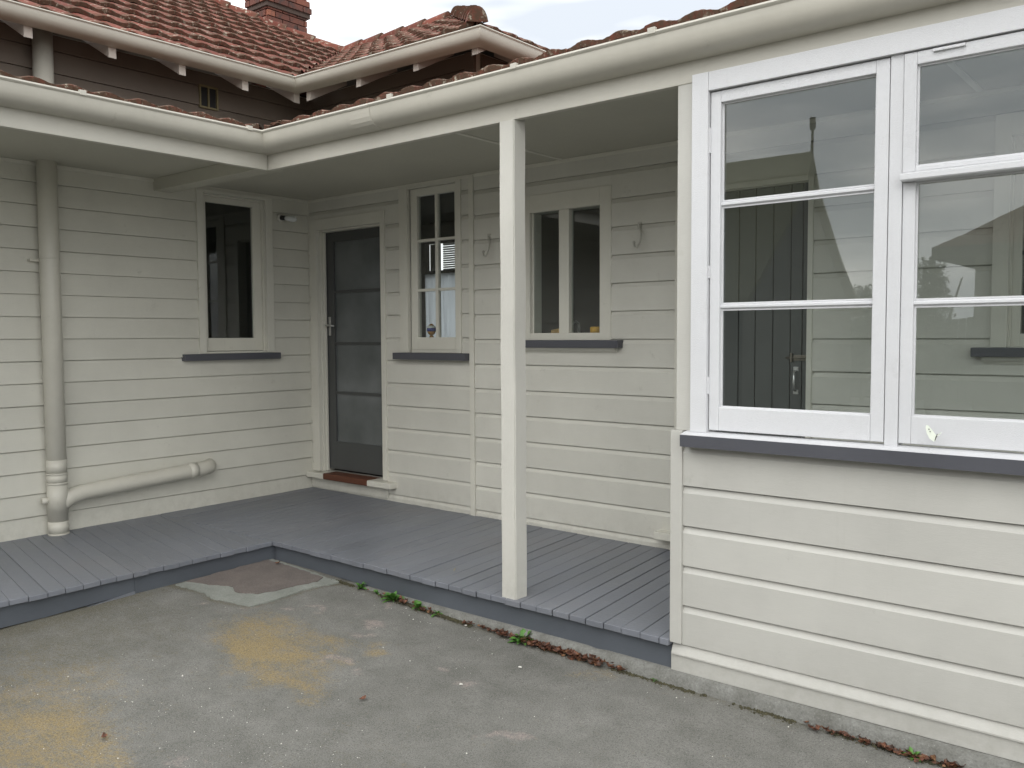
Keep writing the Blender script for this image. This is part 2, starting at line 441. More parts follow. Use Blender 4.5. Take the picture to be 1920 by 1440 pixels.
def tube_bm(bm, pts, rad, seg=10, cap=True):
    pts = [Vector(p) for p in pts]
    rads = rad if hasattr(rad, '__len__') else [rad] * len(pts)
    rings = []
    up = None
    for i, p in enumerate(pts):
        t = (pts[min(i + 1, len(pts) - 1)] - pts[max(i - 1, 0)]).normalized()
        if up is None:
            up = Vector((0, 0, 1)) if abs(t.z) < 0.9 else Vector((1, 0, 0))
        a = t.cross(up).normalized(); b = a.cross(t).normalized(); up = b
        rings.append([bm.verts.new(p + (a * math.cos(2 * math.pi * k / seg) + b * math.sin(2 * math.pi * k / seg)) * rads[i]) for k in range(seg)])
    for i in range(len(rings) - 1):
        for k in range(seg):
            bm.faces.new((rings[i][k], rings[i][(k + 1) % seg], rings[i + 1][(k + 1) % seg], rings[i + 1][k]))
    if cap:
        bm.faces.new(rings[0][::-1]); bm.faces.new(rings[-1])
    bmesh.ops.recalc_face_normals(bm, faces=bm.faces)
    return bm
def tube(name, parent, mat, pts, rad, seg=10, loc=None):
    bm = bmesh.new(); tube_bm(bm, pts, rad, seg)
    return bm_obj(name, bm, mat, parent, smooth=True, loc=loc)

# ================================================================== GROUND
def gz(x, y):
    return -0.2 + 0.085 * np.exp(-((x - 1.36) / 1.6) ** 2) * np.exp(-(np.minimum(0, y + 1.36) / 2.6) ** 2)
def vnoise(x, y, seed):
    """value noise on arrays"""
    def h(i, j):
        n = (i * 374761393 + j * 668265263 + seed * 1274126177) & 0x7fffffff
        n = ((n ^ (n >> 13)) * 1274126177) & 0x7fffffff
        return ((n ^ (n >> 16)) & 0xffff) / 65535.0
    i = np.floor(x).astype(np.int64); j = np.floor(y).astype(np.int64)
    fx = x - i; fy = y - j; fx = fx * fx * (3 - 2 * fx); fy = fy * fy * (3 - 2 * fy)
    return (h(i, j) * (1 - fx) + h(i + 1, j) * fx) * (1 - fy) + (h(i, j + 1) * (1 - fx) + h(i + 1, j + 1) * fx) * fy
def fbm(x, y, seed, oct_=5):
    r = 0; a = 0.5; s = 0
    for o in range(oct_):
        r = r + a * vnoise(x * 2 ** o, y * 2 ** o, seed + o); s += a; a *= 0.55
    return r / s
def near_ground():
    xs = np.concatenate([[-150, -60, -20, -5], np.arange(0.9, 7.001, 0.025), [9, 14, 30, 80, 200]])
    ys = np.concatenate([[-200, -80, -40, -22, -12, -8], np.arange(-5.2, -1.05, 0.025), [0, 4, 12, 30, 80, 200]])
    X, Y = np.meshgrid(xs, ys)
    Z = gz(X, Y) + 0.012 * (fbm(X * 1.1, Y * 1.1, 3) - 0.5) + 0.004 * (fbm(X * 9, Y * 9, 8) - 0.5)
    nx, ny = len(xs), len(ys)
    vs = np.stack([X, Y, Z], -1).reshape(-1, 3)
    fs = [(j * nx + i, j * nx + i + 1, (j + 1) * nx + i + 1, (j + 1) * nx + i) for j in range(ny - 1) for i in range(nx - 1)]
    o = mesh_obj('ground', vs.tolist(), fs, M['ground'], None, True)
    wx = X + 0.45 * (fbm(X * 4, Y * 4, 21) - 0.5); wy = Y + 0.45 * (fbm(X * 4, Y * 4, 31) - 0.5)
    def blob(cx, cy, rx, ry, ang=0):
        c, s_ = math.cos(ang), math.sin(ang)
        u = (wx - cx) * c + (wy - cy) * s_; v = -(wx - cx) * s_ + (wy - cy) * c
        return np.exp(-((u / rx) ** 2 + (v / ry) ** 2) ** 1.6)
    yel = 0.52 * blob(2.42, -2.2, 0.26, 0.25, 0.35) + 0.36 * blob(2.72, -2.25, 0.26, 0.26) + 0.45 * blob(2.9, -1.93, .08, .06) + 0.30 * blob(3.79, -1.5, .10, .06) \
        + 0.28 * blob(2.85, -2.48, .3, .14, .4) + 0.30 * blob(2.4, -3.15, .7, .32, -.2) + 0.30 * blob(2.6, -3.4, .6, .2, .3) + 0.2 * blob(3.0, -2.5, .2, .08)
    st = fbm(X * 7 + Y * 5, Y * 2.2 - X * 1.2, 77)
    yel = yel * (0.75 + 0.6 * (fbm(X * 5, Y * 5, 55) - 0.3)) + 0.25 * np.clip(st - 0.55, 0, 1) * blob(2.5, -3.3, 0.9, 0.5)
    pink = np.zeros_like(X)
    for (px, py, r) in ((2.2, -1.88, .09), (2.25, -1.78, .05), (2.63, -1.74, .09), (2.71, -1.87, .08), (1.78, -2.14, .07), (2.88, -2.16, .07), (3.07, -2.21, .07), (3.54, -1.93, .08), (2.47, -1.52, .06), (3.94, -2.29, .08), (2.45, -1.72, .05), (3.3, -1.9, .05), (2.05, -2.0, .06), (3.2, -3.0, .06)):
        pink = pink + 0.55 * blob(px, py, r * 0.85, r * 0.5, 0.5)
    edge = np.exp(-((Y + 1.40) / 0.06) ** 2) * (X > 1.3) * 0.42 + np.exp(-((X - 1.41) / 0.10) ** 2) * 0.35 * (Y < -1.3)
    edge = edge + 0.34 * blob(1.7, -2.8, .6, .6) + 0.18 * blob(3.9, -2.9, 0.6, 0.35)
    seg = [(1.36, -2.07), (1.62, -2.05), (1.8, -2.07), (2.06, -2.01), (2.06, -1.87), (2.04, -1.65), (2.07, -1.42)]
    dmin = np.full_like(X, 9.0); sx_ = X + 0.03 * (fbm(X * 9, Y * 9, 91) - .5); sy_ = Y + 0.03 * (fbm(X * 9, Y * 9, 92) - .5)
    for (ax, ay), (bx, by) in zip(seg[:-1], seg[1:]):
        t_ = np.clip(((sx_ - ax) * (bx - ax) + (sy_ - ay) * (by - ay)) / ((bx - ax) ** 2 + (by - ay) ** 2), 0, 1)
        dmin = np.minimum(dmin, np.hypot(sx_ - ax - t_ * (bx - ax), sy_ - ay - t_ * (by - ay)))
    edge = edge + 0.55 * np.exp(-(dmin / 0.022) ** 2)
    col = np.ones((ny * nx, 4), dtype=np.float32)
    col[:, 0] = np.clip(yel, 0, 1).ravel(); col[:, 1] = np.clip(pink, 0, 1).ravel(); col[:, 2] = np.clip(edge, 0, 1).ravel()
    at = o.data.color_attributes.new('stain', 'FLOAT_COLOR', 'POINT')
    at.data.foreach_set('color', col.ravel())
    tag(o, 'weathered grey asphalt yard with yellow lichen stains', kind='structure')
near_ground()

def outline_slab(name, pts, mat, h, jag, seed, label):
    rnd = random.Random(seed); ring = []
    n = len(pts)
    for i in range(n):
        a, b = pts[i], pts[(i + 1) % n]
        k = max(2, int(math.hypot(b[0] - a[0], b[1] - a[1]) / 0.03))
        for t in range(k):
            f = t / k
            ring.append((a[0] + (b[0] - a[0]) * f + rnd.uniform(-jag, jag), a[1] + (b[1] - a[1]) * f + rnd.uniform(-jag, jag)))
    bm = bmesh.new()
    top = [bm.verts.new((x, y, float(gz(x, y)) + h)) for x, y in ring]
    bot = [bm.verts.new((x, y, float(gz(x, y)) - 0.03)) for x, y in ring]
    f = bm.faces.new(top)
    for i in range(len(ring)): bm.faces.new((top[i], bot[i], bot[(i + 1) % len(ring)], top[(i + 1) % len(ring)]))
    bmesh.ops.triangulate(bm, faces=[f]); bmesh.ops.recalc_face_normals(bm, faces=bm.faces)
    o = bm_obj(name, bm, mat)
    return tag(o, label, kind='structure')
outline_slab('concrete_patch', [(1.40, -2.06), (1.62, -2.04), (1.8, -2.06), (2.05, -2.0), (2.05, -1.87), (2.03, -1.65), (2.06, -1.42), (1.36, -1.38)], M['slab_grey'], 0.007, 0.008, 3, 'grey concrete patch in the inner corner of the porch')
outline_slab('concrete_patch', [(1.40, -2.0), (1.58, -1.93), (1.70, -1.88), (1.80, -1.93), (1.91, -1.87), (1.94, -1.73), (1.97, -1.5), (1.93, -1.44), (1.37, -1.42)], M['slab_red'], 0.0115, 0.008, 5, 'reddish worn concrete surface in the inner corner of the porch')

# concrete footing strip in front of the porch and the glazed wall
def footing():
    bm = bmesh.new()
    xs = np.arange(1.42, 7.0, 0.06)
    rows = []
    for i, x in enumerate(xs):
        x = float(x); g = float(gz(x, -1.42))
        j = (float(fbm(np.array([x * 6.0]), np.array([0.5]), 4)[0]) - 0.5) * 0.02
        top = min(-0.132, g + 0.062)
        wdt = 0.024 + 0.018 * min(1, max(0, (x - 4.4) / 1.0))
        gap = -0.006 if i in (40,) else 0
        rows.append([bm.verts.new(p) for p in ((x, -1.30, top), (x, -1.372 - wdt + 0.016 + j * .6, top + gap), (x, -1.372 - wdt + j * .9, top - 0.016 + gap), (x, -1.378 - wdt + j, g - 0.03))])
    for a, b in zip(rows[:-1], rows[1:]):
        for k in range(3): bm.faces.new((a[k], b[k], b[k + 1], a[k + 1]))
    bmesh.ops.recalc_face_normals(bm, faces=bm.faces)
    o = bm_obj('footing', bm, M['concrete'], None, True)
    tag(o, 'narrow grey concrete footing along the porch edge', kind='structure')
footing()

# ================================================================== HOUSE
house = empty('house', (0, 0, 0))
tag(house, 'cream weatherboard house with red tiled roofs and a grey L-shaped porch', 'house')

WA = Wall('y', 0.0)       # left wall, faces +x, s = y
WB = Wall('x', 0.0)       # door wall, faces -y, s = x
WR = Wall('x', -1.355)    # glazed front wall, faces -y

PROF_BEVEL = [(0.0, 0.0), (0.021, 0.0), (0.0215, 0.004), (0.010, 0.1400), (0.0, 0.1400)]
PROF_RUST = [(0.0, 0.0), (0.019, 0.0), (0.020, 0.002), (0.020, 0.1435), (0.0145, 0.1535), (0.0102, 0.1625), (0.0078, 0.1690), (0.0, 0.1690)]
PROF_RUST_R = [(0.0, 0.0), (0.021, 0.0), (0.022, 0.002), (0.022, 0.139), (0.0155, 0.1495), (0.0105, 0.159), (0.0075, 0.1655), (0.0, 0.1655)]

def clad(W, parent, mat, prof, pitch, z_first, z_top, s0, s1, holes, cuts=()):
    """weatherboards; holes = (s0,s1,z0,z1) cut out of them"""
    z = z_first
    while z < z_top - 0.01:
        zt = min(z + pitch, z_top)
        edges = sorted(set([s0, s1] + [c for c in cuts] + [v for h in holes for v in h[:2] if s0 < v < s1 and h[2] < zt and h[3] > z]))
        # merge neighbours with the same free range
        segs = []
        for a, b in zip(edges[:-1], edges[1:]):
            mid = (a + b) / 2
            free = [(z, zt)]
            for h in holes:
                if h[0] < mid < h[1]:
                    nf = []
                    for lo, hi in free:
                        if h[2] > lo: nf.append((lo, min(hi, h[2])))
                        if h[3] < hi: nf.append((max(lo, h[3]), hi))
                    free = [f for f in nf if f[1] - f[0] > 0.006]
            free = tuple(free)
            if segs and segs[-1][2] == free and a not in cuts: segs[-1][1] = b
            else: segs.append([a, b, free])
        jz = random.uniform(-0.0012, 0.0012); jd = random.uniform(0.0, 0.0015)
        for a, b, free in segs:
            for lo, hi in free:
                pr = [(d + (jd if d > 0 else 0), zz + z + (jz if 0.001 < zz < pitch - 0.001 else 0)) for d, zz in prof]
                if lo > z + 0.001: pr = clip_poly(pr, 0, -1, -lo)
                if hi < z + pitch - 0.001: pr = clip_poly(pr, 0, 1, hi)
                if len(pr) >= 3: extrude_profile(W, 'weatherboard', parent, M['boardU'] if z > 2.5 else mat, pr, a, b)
        z += pitch

def backing(W, name, mat, s0, s1, z0, z1, holes, thick=0.10, d1=0.0):
    ss = sorted(set([s0, s1] + [v for h in holes for v in h[:2]])); zs = sorted(set([z0, z1] + [v for h in holes for v in h[2:]]))
    bl = []
    for a, b in zip(ss[:-1], ss[1:]):
        run = None
        for c, d in zip(zs[:-1], zs[1:]):
            hole = any(h[0] < (a + b) / 2 < h[1] and h[2] < (c + d) / 2 < h[3] for h in holes)
            if not hole: run = [c, d] if run is None else [run[0], d]
            if (hole or d == zs[-1]) and run is not None:
                bl.append(W.box(a, b, -thick, d1, run[0], run[1])); run = None
    return box(name, house, mat, bl, 0)

# ---- wall A (left)
holesA = [(-1.03, -0.41, 1.172, 2.39)]
wallA = backing(WA, 'wall', M['boardA'], -6.0, 0.0, -0.12, 3.27, [(-0.995, -0.45, 1.172, 2.385)])
wallA['label'] = 'left wall of narrow lapped weatherboards'
clad(WA, wallA, M['boardA'], PROF_BEVEL, 0.1441, 0.1335 - 0.1441, 3.26, -6.0, -0.002, [(-1.042, -0.392, 1.12, 2.40), (-1.0, -0.845, 3.0, 3.17)])
# ---- wall B (door wall)
hB = [(0.05, 0.955, 0.12, 2.25), (1.125, 1.745, 1.12, 2.43), (2.295, 3.008, 1.215, 2.215), (3.46, 4.275, 0.118, 2.135), (5.135, 6.2, 1.19, 2.25), (1.826, 1.872, -1, 4)]
wallB = backing(WB, 'wall', M['boardB'], 0.0, 7.6, -0.12, 2.62, [(0.14, 0.905, 0.165, 2.16), (1.215, 1.70, 1.195, 2.385), (2.375, 2.93, 1.305, 2.105), (3.505, 4.25, 0.11, 2.10), (5.2, 6.13, 1.23, 2.2)])
wallB['label'] = 'back wall of grooved weatherboards behind the porch'
clad(WB, wallB, M['boardB'], PROF_RUST, 0.1731, 0.2427 - 2 * 0.1731 + 0.0, 2.44, 0.022, 1.85, hB)
clad(WB, wallB, M['boardB'], PROF_RUST, 0.1731, 0.230 - 2 * 0.1731, 2.44, 1.85, 7.5, hB)
wb(WB, 'cover_strip', wallB, M['trim'], (1.828, 1.870, 0.0, 0.031, 0.001, 2.42))
box('cover_strip', wallB, M['trim'], (0.0005, 0.0225, -0.0225, -0.0005, 0.02, 2.42), 0.001)
# ---- upper wall of the wing above the porch roof
upB = backing(WB, 'wall', M['boardA'], 0.0, 1.87, 2.62, 3.27, [])
upB['label'] = 'upper wall of the wing above the porch roof'
clad(WB, upB, M['boardA'], PROF_BEVEL, 0.1441, 0.1335 + 17 * 0.1441, 3.26, 0.002, 1.80, [])
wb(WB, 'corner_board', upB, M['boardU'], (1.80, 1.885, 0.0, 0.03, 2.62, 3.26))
WE = Wall('y', 1.87)
upE = box('wall', house, M['boardA'], (1.77, 1.87, 0.10, 4.56, 2.62, 3.27), 0); upE['label'] = 'end wall of the wing above the low roof'
clad(WE, upE, M['boardA'], PROF_BEVEL, 0.1441, 0.1335 + 17 * 0.1441, 3.26, 0.06, 4.56, [])

# ---- glazed front wall R
wallR = backing(WR, 'wall', M['boardR'], 4.203, 7.6, -0.12, 0.86, [], 0.055)
wallR['label'] = 'low front wall of wide grooved weatherboards under the white windows'
clad(WR, wallR, M['boardR'], PROF_RUST_R, 0.1695, -0.0153, 0.86, 4.254, 7.55, [])
wb(WR, 'corner_board', wallR, M['boardR'], [(4.200, 4.2535, -0.05, 0.034, -0.012, 0.893)], 0.003)
wb(WR, 'corner_board', wallR, M['boardR'], [(4.217, 4.2955, -0.045, 0.016, 0.894, 2.316)], 0.002)
extrude_profile(WR, 'base_board', wallR, M['boardR'], [(0.0, -0.018), (0.012, -0.018), (0.029, -0.058), (0.029, -0.064), (0.0, -0.064)], 4.206, 7.55)
wb(WR, 'base_board', wallR, M['boardR'], [(4.201, 7.55, 0.0, 0.021, -0.136, -0.0665)], 0.002)

# ---- deck
def dz_(x, y): return 0.02 * max(0.0, 1 - max(x / 4.2, -y / 2.8))
deck = box('deck', house, M['fascia'], [(0.0, 1.33, -6.0, -0.0, -0.10, -0.045), (1.33, 7.5, -1.33, 0.0, -0.10, -0.045)], 0)
deck['label'] = 'grey painted L-shaped timber porch floor'
def deck_board(quad, seed):
    rnd = random.Random(seed)
    th = 0.028
    bm = bmesh.new()
    j = rnd.uniform(-0.0012, 0.0012)
    top = [bm.verts.new((x, y, dz_(x, y) + j)) for x, y in quad]
    bot = [bm.verts.new((x, y, dz_(x, y) - th)) for x, y in quad]
    n = len(quad)
    bm.faces.new(top); bm.faces.new(bot[::-1])
    for i in range(n): bm.faces.new((top[i], bot[i], bot[(i + 1) % n], top[(i + 1) % n]))
    bmesh.ops.recalc_face_normals(bm, faces=bm.faces)
    bmesh.ops.bevel(bm, geom=bm.edges[:], offset=0.0022, segments=1, affect='EDGES')
    bm_obj('deck_board', bm, M['deck'], deck)
pw = 0.0955
x = -0.20; k = 0
while x < 7.0:
    gap = random.choice([0.002, 0.0035, 0.005, 0.0065]) if x > 2.2 else random.choice([0.0008, 0.0012, 0.002])
    sk = 0.11; e = -1.398 + random.uniform(-0.006, 0.005)
    if x > 4.2: sk = 0.0
    q = [(x, -0.001), (x + pw - gap, -0.001), (x + pw - gap - sk * e, e), (x - sk * e, e + random.uniform(-.003, .003))]
    q = clip_poly(q, -1, 0, -0.001)
    if x > 3.9 and x <= 4.2: q = clip_poly(q, 1, 0, 4.199)
    if x > 4.2:
        q = [(x, -0.001), (x + pw - gap, -0.001), (x + pw - gap, -1.29), (x, -1.29)]
    if len(q) >= 3: deck_board(q, k)
    x += pw; k += 1
y = -1.40 + 0.26
while y > -5.9:
    gap = random.choice([0.001, 0.002, 0.003])
    e = 1.392 + random.uniform(-0.005, 0.006)
    sk = 0.19
    q = [(0.001, y), (0.001, y - 0.09 + gap), (e, y - 0.09 + gap - sk * e), (e + random.uniform(-.003, .003), y - sk * e)]
    q = clip_poly(q, 0, 1, -1.404)
    if len(q) >= 3 and abs(max(a[1] for a in q) - min(a[1] for a in q)) > 0.01: deck_board(q, k)
    y -= 0.09; k += 1
def fasc(name, pts_top, pts_bot, label=None):
    pass
# timber fascia under the boards
fo = mesh_obj('deck_fascia', [(1.36, -1.362, -0.016), (4.199, -1.362, -0.028), (4.199, -1.362, -0.139), (3.3, -1.362, -0.142), (1.36, -1.362, -0.116),
                             (1.36, -1.34, -0.016), (4.199, -1.34, -0.028), (4.199, -1.34, -0.139), (3.3, -1.34, -0.142), (1.36, -1.34, -0.116)],
              [(0, 4, 3, 2, 1), (5, 6, 7, 8, 9), (0, 1, 6, 5), (1, 2, 7, 6), (2, 3, 8, 7), (3, 4, 9, 8), (4, 0, 5, 9)], M['fascia'], deck)
# left fascia in two lengths, the nearer one rising clear of the ground with a packing strip below
mesh_obj('deck_fascia', [(1.362, -1.362, -0.016), (1.362, -2.281, -0.026), (1.362, -2.281, -0.146), (1.362, -1.362, -0.118),
                         (1.34, -1.362, -0.016), (1.34, -2.281, -0.026), (1.34, -2.281, -0.146), (1.34, -1.362, -0.118)],
         [(0, 1, 2, 3), (7, 6, 5, 4), (0, 4, 5, 1), (1, 5, 6, 2), (2, 6, 7, 3), (3, 7, 4, 0)], M['fascia'], deck)
mesh_obj('deck_fascia', [(1.366, -2.284, -0.022), (1.366, -5.9, -0.022), (1.366, -5.9, -0.150), (1.366, -2.75, -0.134), (1.366, -2.284, -0.112),
                         (1.34, -2.284, -0.022), (1.34, -5.9, -0.022), (1.34, -5.9, -0.150), (1.34, -2.75, -0.134), (1.34, -2.284, -0.112)],
         [(0, 1, 2, 3, 4), (9, 8, 7, 6, 5), (0, 5, 6, 1), (1, 6, 7, 2), (2, 7, 8, 3), (3, 8, 9, 4), (4, 9, 5, 0)], M['fascia'], deck)
mesh_obj('packing_strip', [(1.372, -2.284, -0.108), (1.372, -2.74, -0.150), (1.372, -2.284, -0.150), (1.34, -2.284, -0.108), (1.34, -2.74, -0.150), (1.34, -2.284, -0.150)],
         [(0, 1, 2), (5, 4, 3), (0, 3, 4, 1), (1, 4, 5, 2), (2, 5, 3, 0)], M['deck'], deck)

# ---- porch ceiling, beams, post
ceil = box('ceiling', house, M['ceil'], [(0.0, 1.35, -6.0, -1.30, 2.424, 2.444), (0.0, 7.5, -1.338, 0.0, 2.424, 2.444)], 0)
ceil['label'] = 'flat painted lining under the porch roof'
box('cornice', ceil, M['trim'], (0.001, 0.024, -5.9, -0.024, 2.400, 2.4235))
box('cornice', ceil, M['trim'], (0.001, 7.5, -0.024, -0.001, 2.400, 2.4235))
box('cornice', ceil, M['trim'], (1.340, 1.351, -5.9, -1.38, 2.410, 2.4235), 0)
for xx in (2.62, 5.05): box('ceiling_batten', ceil, M['trim'], (xx, xx + 0.03, -1.28, -0.03, 2.419, 2.4235), 0)
beam = box('beam', house, M['beam'], [(1.387 - 0.035, 1.387, -6.0, -1.375, 2.3155, 2.53)], 0.003); beam['label'] = 'cream porch beam over the left arm of the deck'
beam2 = box('beam', house, M['beam'], [(1.389, 7.6, -1.375, -1.340, 2.3155, 2.53)], 0.003); beam2['label'] = 'cream porch beam over the post and white windows'
box('cross_beam', house, M['ceil'], (0.0, 1.351, -1.374, -1.245, 2.338, 2.4235), 0.003)
# post
pbm = boxes_bm([(3.2587, 3.3497, -1.3824 + 0.0, -1.2914, 0.0, 2.3150)], 0.0)
bmesh.ops.subdivide_edges(pbm, edges=[e for e in pbm.edges if abs(e.verts[0].co.z - e.verts[1].co.z) > 1], cuts=14)
bmesh.ops.bevel(pbm, geom=[e for e in pbm.edges if abs(e.verts[0].co.z - e.verts[1].co.z) > 0.05], offset=0.005, segments=2, affect='EDGES')
for v in pbm.verts:
    v.co.x += 0.0015 * math.sin(v.co.z * 9) + random.uniform(-.0006, .0006)
post = bm_obj('post', pbm, M['post'], house); post['label'] = 'square cream porch post'
box('post_head', post, M['post'], (3.262, 3.3485, -1.3385, -1.2925, 2.3160, 2.4235), 0.003)

# ---- gutters
def gutter_profile():
    pr = [(0.001, 0.105), (0.001, 0.0), (0.035, 0.000), (0.062, 0.004), (0.084, 0.013), (0.101, 0.030), (0.111, 0.052), (0.116, 0.078), (0.118, 0.098), (0.124, 0.102), (0.128, 0.109), (0.125, 0.117), (0.118, 0.119), (0.113, 0.114), (0.113, 0.104),
          (0.111, 0.080), (0.106, 0.056), (0.097, 0.035), (0.082, 0.018), (0.06, 0.009), (0.006, 0.005), (0.005, 0.105)]
    return pr
def gutter(path_fn, name, label, z0, s=1.0, zlist=None, hs=0.965):
    """path_fn(d) returns the polyline (x, y) of the gutter at outward distance d"""
    pr = gutter_profile(); rings = []
    n = len(path_fn(0.0))
    vs = []
    for i in range(n):
        for d, h in pr:
            px, py = path_fn(d * s)[i]
            zz = z0 if zlist is None else zlist[i]
            vs.append((px, py, zz + h * hs))
    m_ = len(pr); fs = []
    for i in range(n - 1):
        for k in range(m_):
            fs.append((i * m_ + k, (i + 1) * m_ + k, (i + 1) * m_ + (k + 1) % m_, i * m_ + (k + 1) % m_))
    fs += [tuple(range(m_))[::-1], tuple((n - 1) * m_ + k for k in range(m_))]
    o = mesh_obj(name, vs, fs, M['gutter'], house)
    bm = bmesh.new(); bm.from_mesh(o.data); bmesh.ops.recalc_face_normals(bm, faces=bm.faces); bm.to_mesh(o.data); bm.free()
    me = o.data; me.polygons.foreach_set('use_smooth', [True] * len(me.polygons)); me.set_sharp_from_angle(angle=math.radians(30)) if hasattr(me, 'set_sharp_from_angle') else None
    o['label'] = label
    return o
gut = gutter(lambda d: [(1.388 + d, -6.0), (1.388 + d, -4.0), (1.388 + d, -1.376 - d), (3.2, -1.376 - d), (7.6, -1.376 - d)], 'gutter', 'cream lower gutter along the porch beam', 2.405, 1.0, [2.413, 2.412, 2.407, 2.402, 2.402])
gutU = gutter(lambda d: [(0.352 + d, -6.0), (0.352 + d, -2.4), (0.352 + d, -0.352 - d), (2.222 + d, -0.352 - d), (2.222 + d, 5.0)], 'gutter', 'cream upper gutter under the tiled main roof', 3.135, 0.98, [3.165, 3.165, 3.170, 3.136, 3.13], 0.72)
def clip_at(x, y, z, along, g=gut):
    if along == 'x': b = [(x, x + 0.035, y - 0.006, y + 0.012, z - 0.014, z + 0.012)]
    else: b = [(x - 0.012, x + 0.006, y, y + 0.035, z - 0.014, z + 0.012)]
    box('gutter_clip', g, M['gutter'], b, 0.003)
clip_at(2.60, -1.497, 2.525, 'x'); clip_at(3.43, -1.500, 2.516, 'x'); clip_at(4.15, -1.500, 2.516, 'x')
clip_at(1.512, -2.57, 2.522, 'y'); clip_at(1.512, -1.60, 2.518, 'y')
# overlapping joint in the lower gutter
def gutter_sleeve(x0, x1, g):
    pr = [(d + 0.0035, h - 0.002) for d, h in gutter_profile()[1:13]] + [(d, h) for d, h in gutter_profile()[1:13]][::-1]
    pr = [(d, h * 0.965) for d, h in pr]
    extrude_profile(Wall('x', -1.376), 'gutter_joint', g, M['gutter'], [(d, h + 2.4045) for d, h in pr], x0, x1)
gutter_sleeve(2.30, 2.46, gut)

# ---- roof tiles
SL = 0.52; NSL = math.sqrt(1 + SL * SL)
TW, TG, TT = 0.36, 0.37, 0.032
def tile_bm(seed=0):
    """double roll tile in its own frame: x across, y up the slope, z normal"""
    bm = bmesh.new(); NX = 28
    ys = [0.0, 0.012, 0.19, TG + 0.05]
    def h(xn): 
        u = (xn * 2) % 1.0
        return 0.016 * (0.5 - 0.5 * math.cos(2 * math.pi * u ** 0.85)) ** 1.1 + 0.004 * u
    top = []; bot = []
    rnd = random.Random(seed)
    for j, yy in enumerate(ys):
        lift = 0.042 * (1 - yy / (TG + 0.05))
        r1 = []; r2 = []
        for i in range(NX + 1):
            xn = i / NX; zz = h(xn) + lift
            chip = rnd.uniform(-0.005, 0.005) if j == 0 else 0; zz += rnd.uniform(-0.0022, 0.0022) if j < 2 else 0
            r1.append(bm.verts.new((xn * TW, yy + chip, zz - (0.004 if j == 0 else 0))))
            r2.append(bm.verts.new((xn * TW, yy + chip, zz - TT)))
        top.append(r1); bot.append(r2)
    for j in range(len(ys) - 1):
        for i in range(NX):
            bm.faces.new((top[j][i], top[j][i + 1], top[j + 1][i + 1], top[j + 1][i]))
    for i in range(NX): bm.faces.new((bot[0][i], bot[0][i + 1], top[0][i + 1], top[0][i]))
    for j in range(len(ys) - 1):
        bm.faces.new((bot[j][0], top[j][0], top[j + 1][0], bot[j + 1][0]))
        bm.faces.new((bot[j][NX], bot[j + 1][NX], top[j + 1][NX], top[j][NX]))
    return bm
tile_meshes = []
for s_ in range(4):
    b_ = tile_bm(s_); me = bpy.data.meshes.new('roof_tile'); b_.normal_update(); b_.to_mesh(me); b_.free()
    me.materials.append(M['tile']); me.polygons.foreach_set('use_smooth', [True] * len(me.polygons))
    if hasattr(me, 'set_sharp_from_angle'): me.set_sharp_from_angle(angle=math.radians(40))
    tile_meshes.append(me)

def tile_field(parent, origin, eave_dir, up_dir, slope, u0, u1, rows, bounds, gauge=TG, stuff_from=None, name='roof_tile', row0=0, mat=None, gap_prob=0.0):
    """origin at the eave, eave_dir horizontal along it, up_dir horizontal into the roof; bounds: plan half planes (a,b,c): a x + b y <= c"""
    e = Vector((*eave_dir, 0)); up = Vector((up_dir[0], up_dir[1], slope)).normalized(); nrm = e.cross(up)
    if nrm.z < 0: e = -e; nrm = e.cross(up); u0, u1 = -u1, -u0
    count = 0
    joined = bmesh.new() if stuff_from is not None else None
    for r in range(row0, rows):
        u = u0
        while u < u1:
            o = Vector(origin) + e * u + up * (r * gauge)
            o = o + nrm * random.uniform(-0.002, 0.002) + up * random.uniform(-0.004, 0.004)
            mw = Matrix((e, up, nrm)).transposed().to_4x4(); mw.translation = o
            mw = mw @ Matrix.Rotation(random.uniform(-0.008, 0.008), 4, 'Z')
            cs = [mw @ Vector(c) for c in ((0, 0, 0), (TW, 0, 0), (TW, TG, 0), (0, TG, 0))]
            inside = all(a * c.x + b * c.y <= cc + 1e-6 for c in cs for a, b, cc in bounds)
            outside = any(all(a * c.x + b * c.y > cc for c in cs) for a, b, cc in bounds)
            u += TW
            if outside: continue
            me = tile_meshes[random.randrange(4)]
            if inside and (joined is None or r < stuff_from):
                ob = bpy.data.objects.new(name, me); ob.matrix_world = mw; link(ob, parent); count += 1
            else:
                b = bmesh.new(); b.from_mesh(me)
                inv = mw.inverted()
                for a, bb, cc in bounds:
                    if all(a * (mw @ v.co).x + bb * (mw @ v.co).y <= cc for v in b.verts): continue
                    co = inv @ Vector((a * cc / (a * a + bb * bb), bb * cc / (a * a + bb * bb), 0)); no = inv.to_3x3() @ Vector((a, bb, 0))
                    bmesh.ops.bisect_plane(b, geom=b.verts[:] + b.edges[:] + b.faces[:], plane_co=co, plane_no=no, clear_outer=True)
                if len(b.faces) < 3: b.free(); continue
                if joined is not None and r >= stuff_from:
                    b.transform(mw); t_ = bpy.data.meshes.new('t'); b.to_mesh(t_); joined.from_mesh(t_); bpy.data.meshes.remove(t_); b.free()
                else:
                    m2 = bpy.data.meshes.new('roof_tile'); b.to_mesh(m2); b.free(); m2.materials.append(M['tile'])
                    ob = bpy.data.objects.new(name, m2); ob.matrix_world = mw; link(ob, parent); count += 1
    if joined is not None:
        if len(joined.faces):
            ob = bm_obj('roof_tiles', joined, M['tile'], parent); ob['kind'] = 'stuff'
        else: joined.free()
    return count

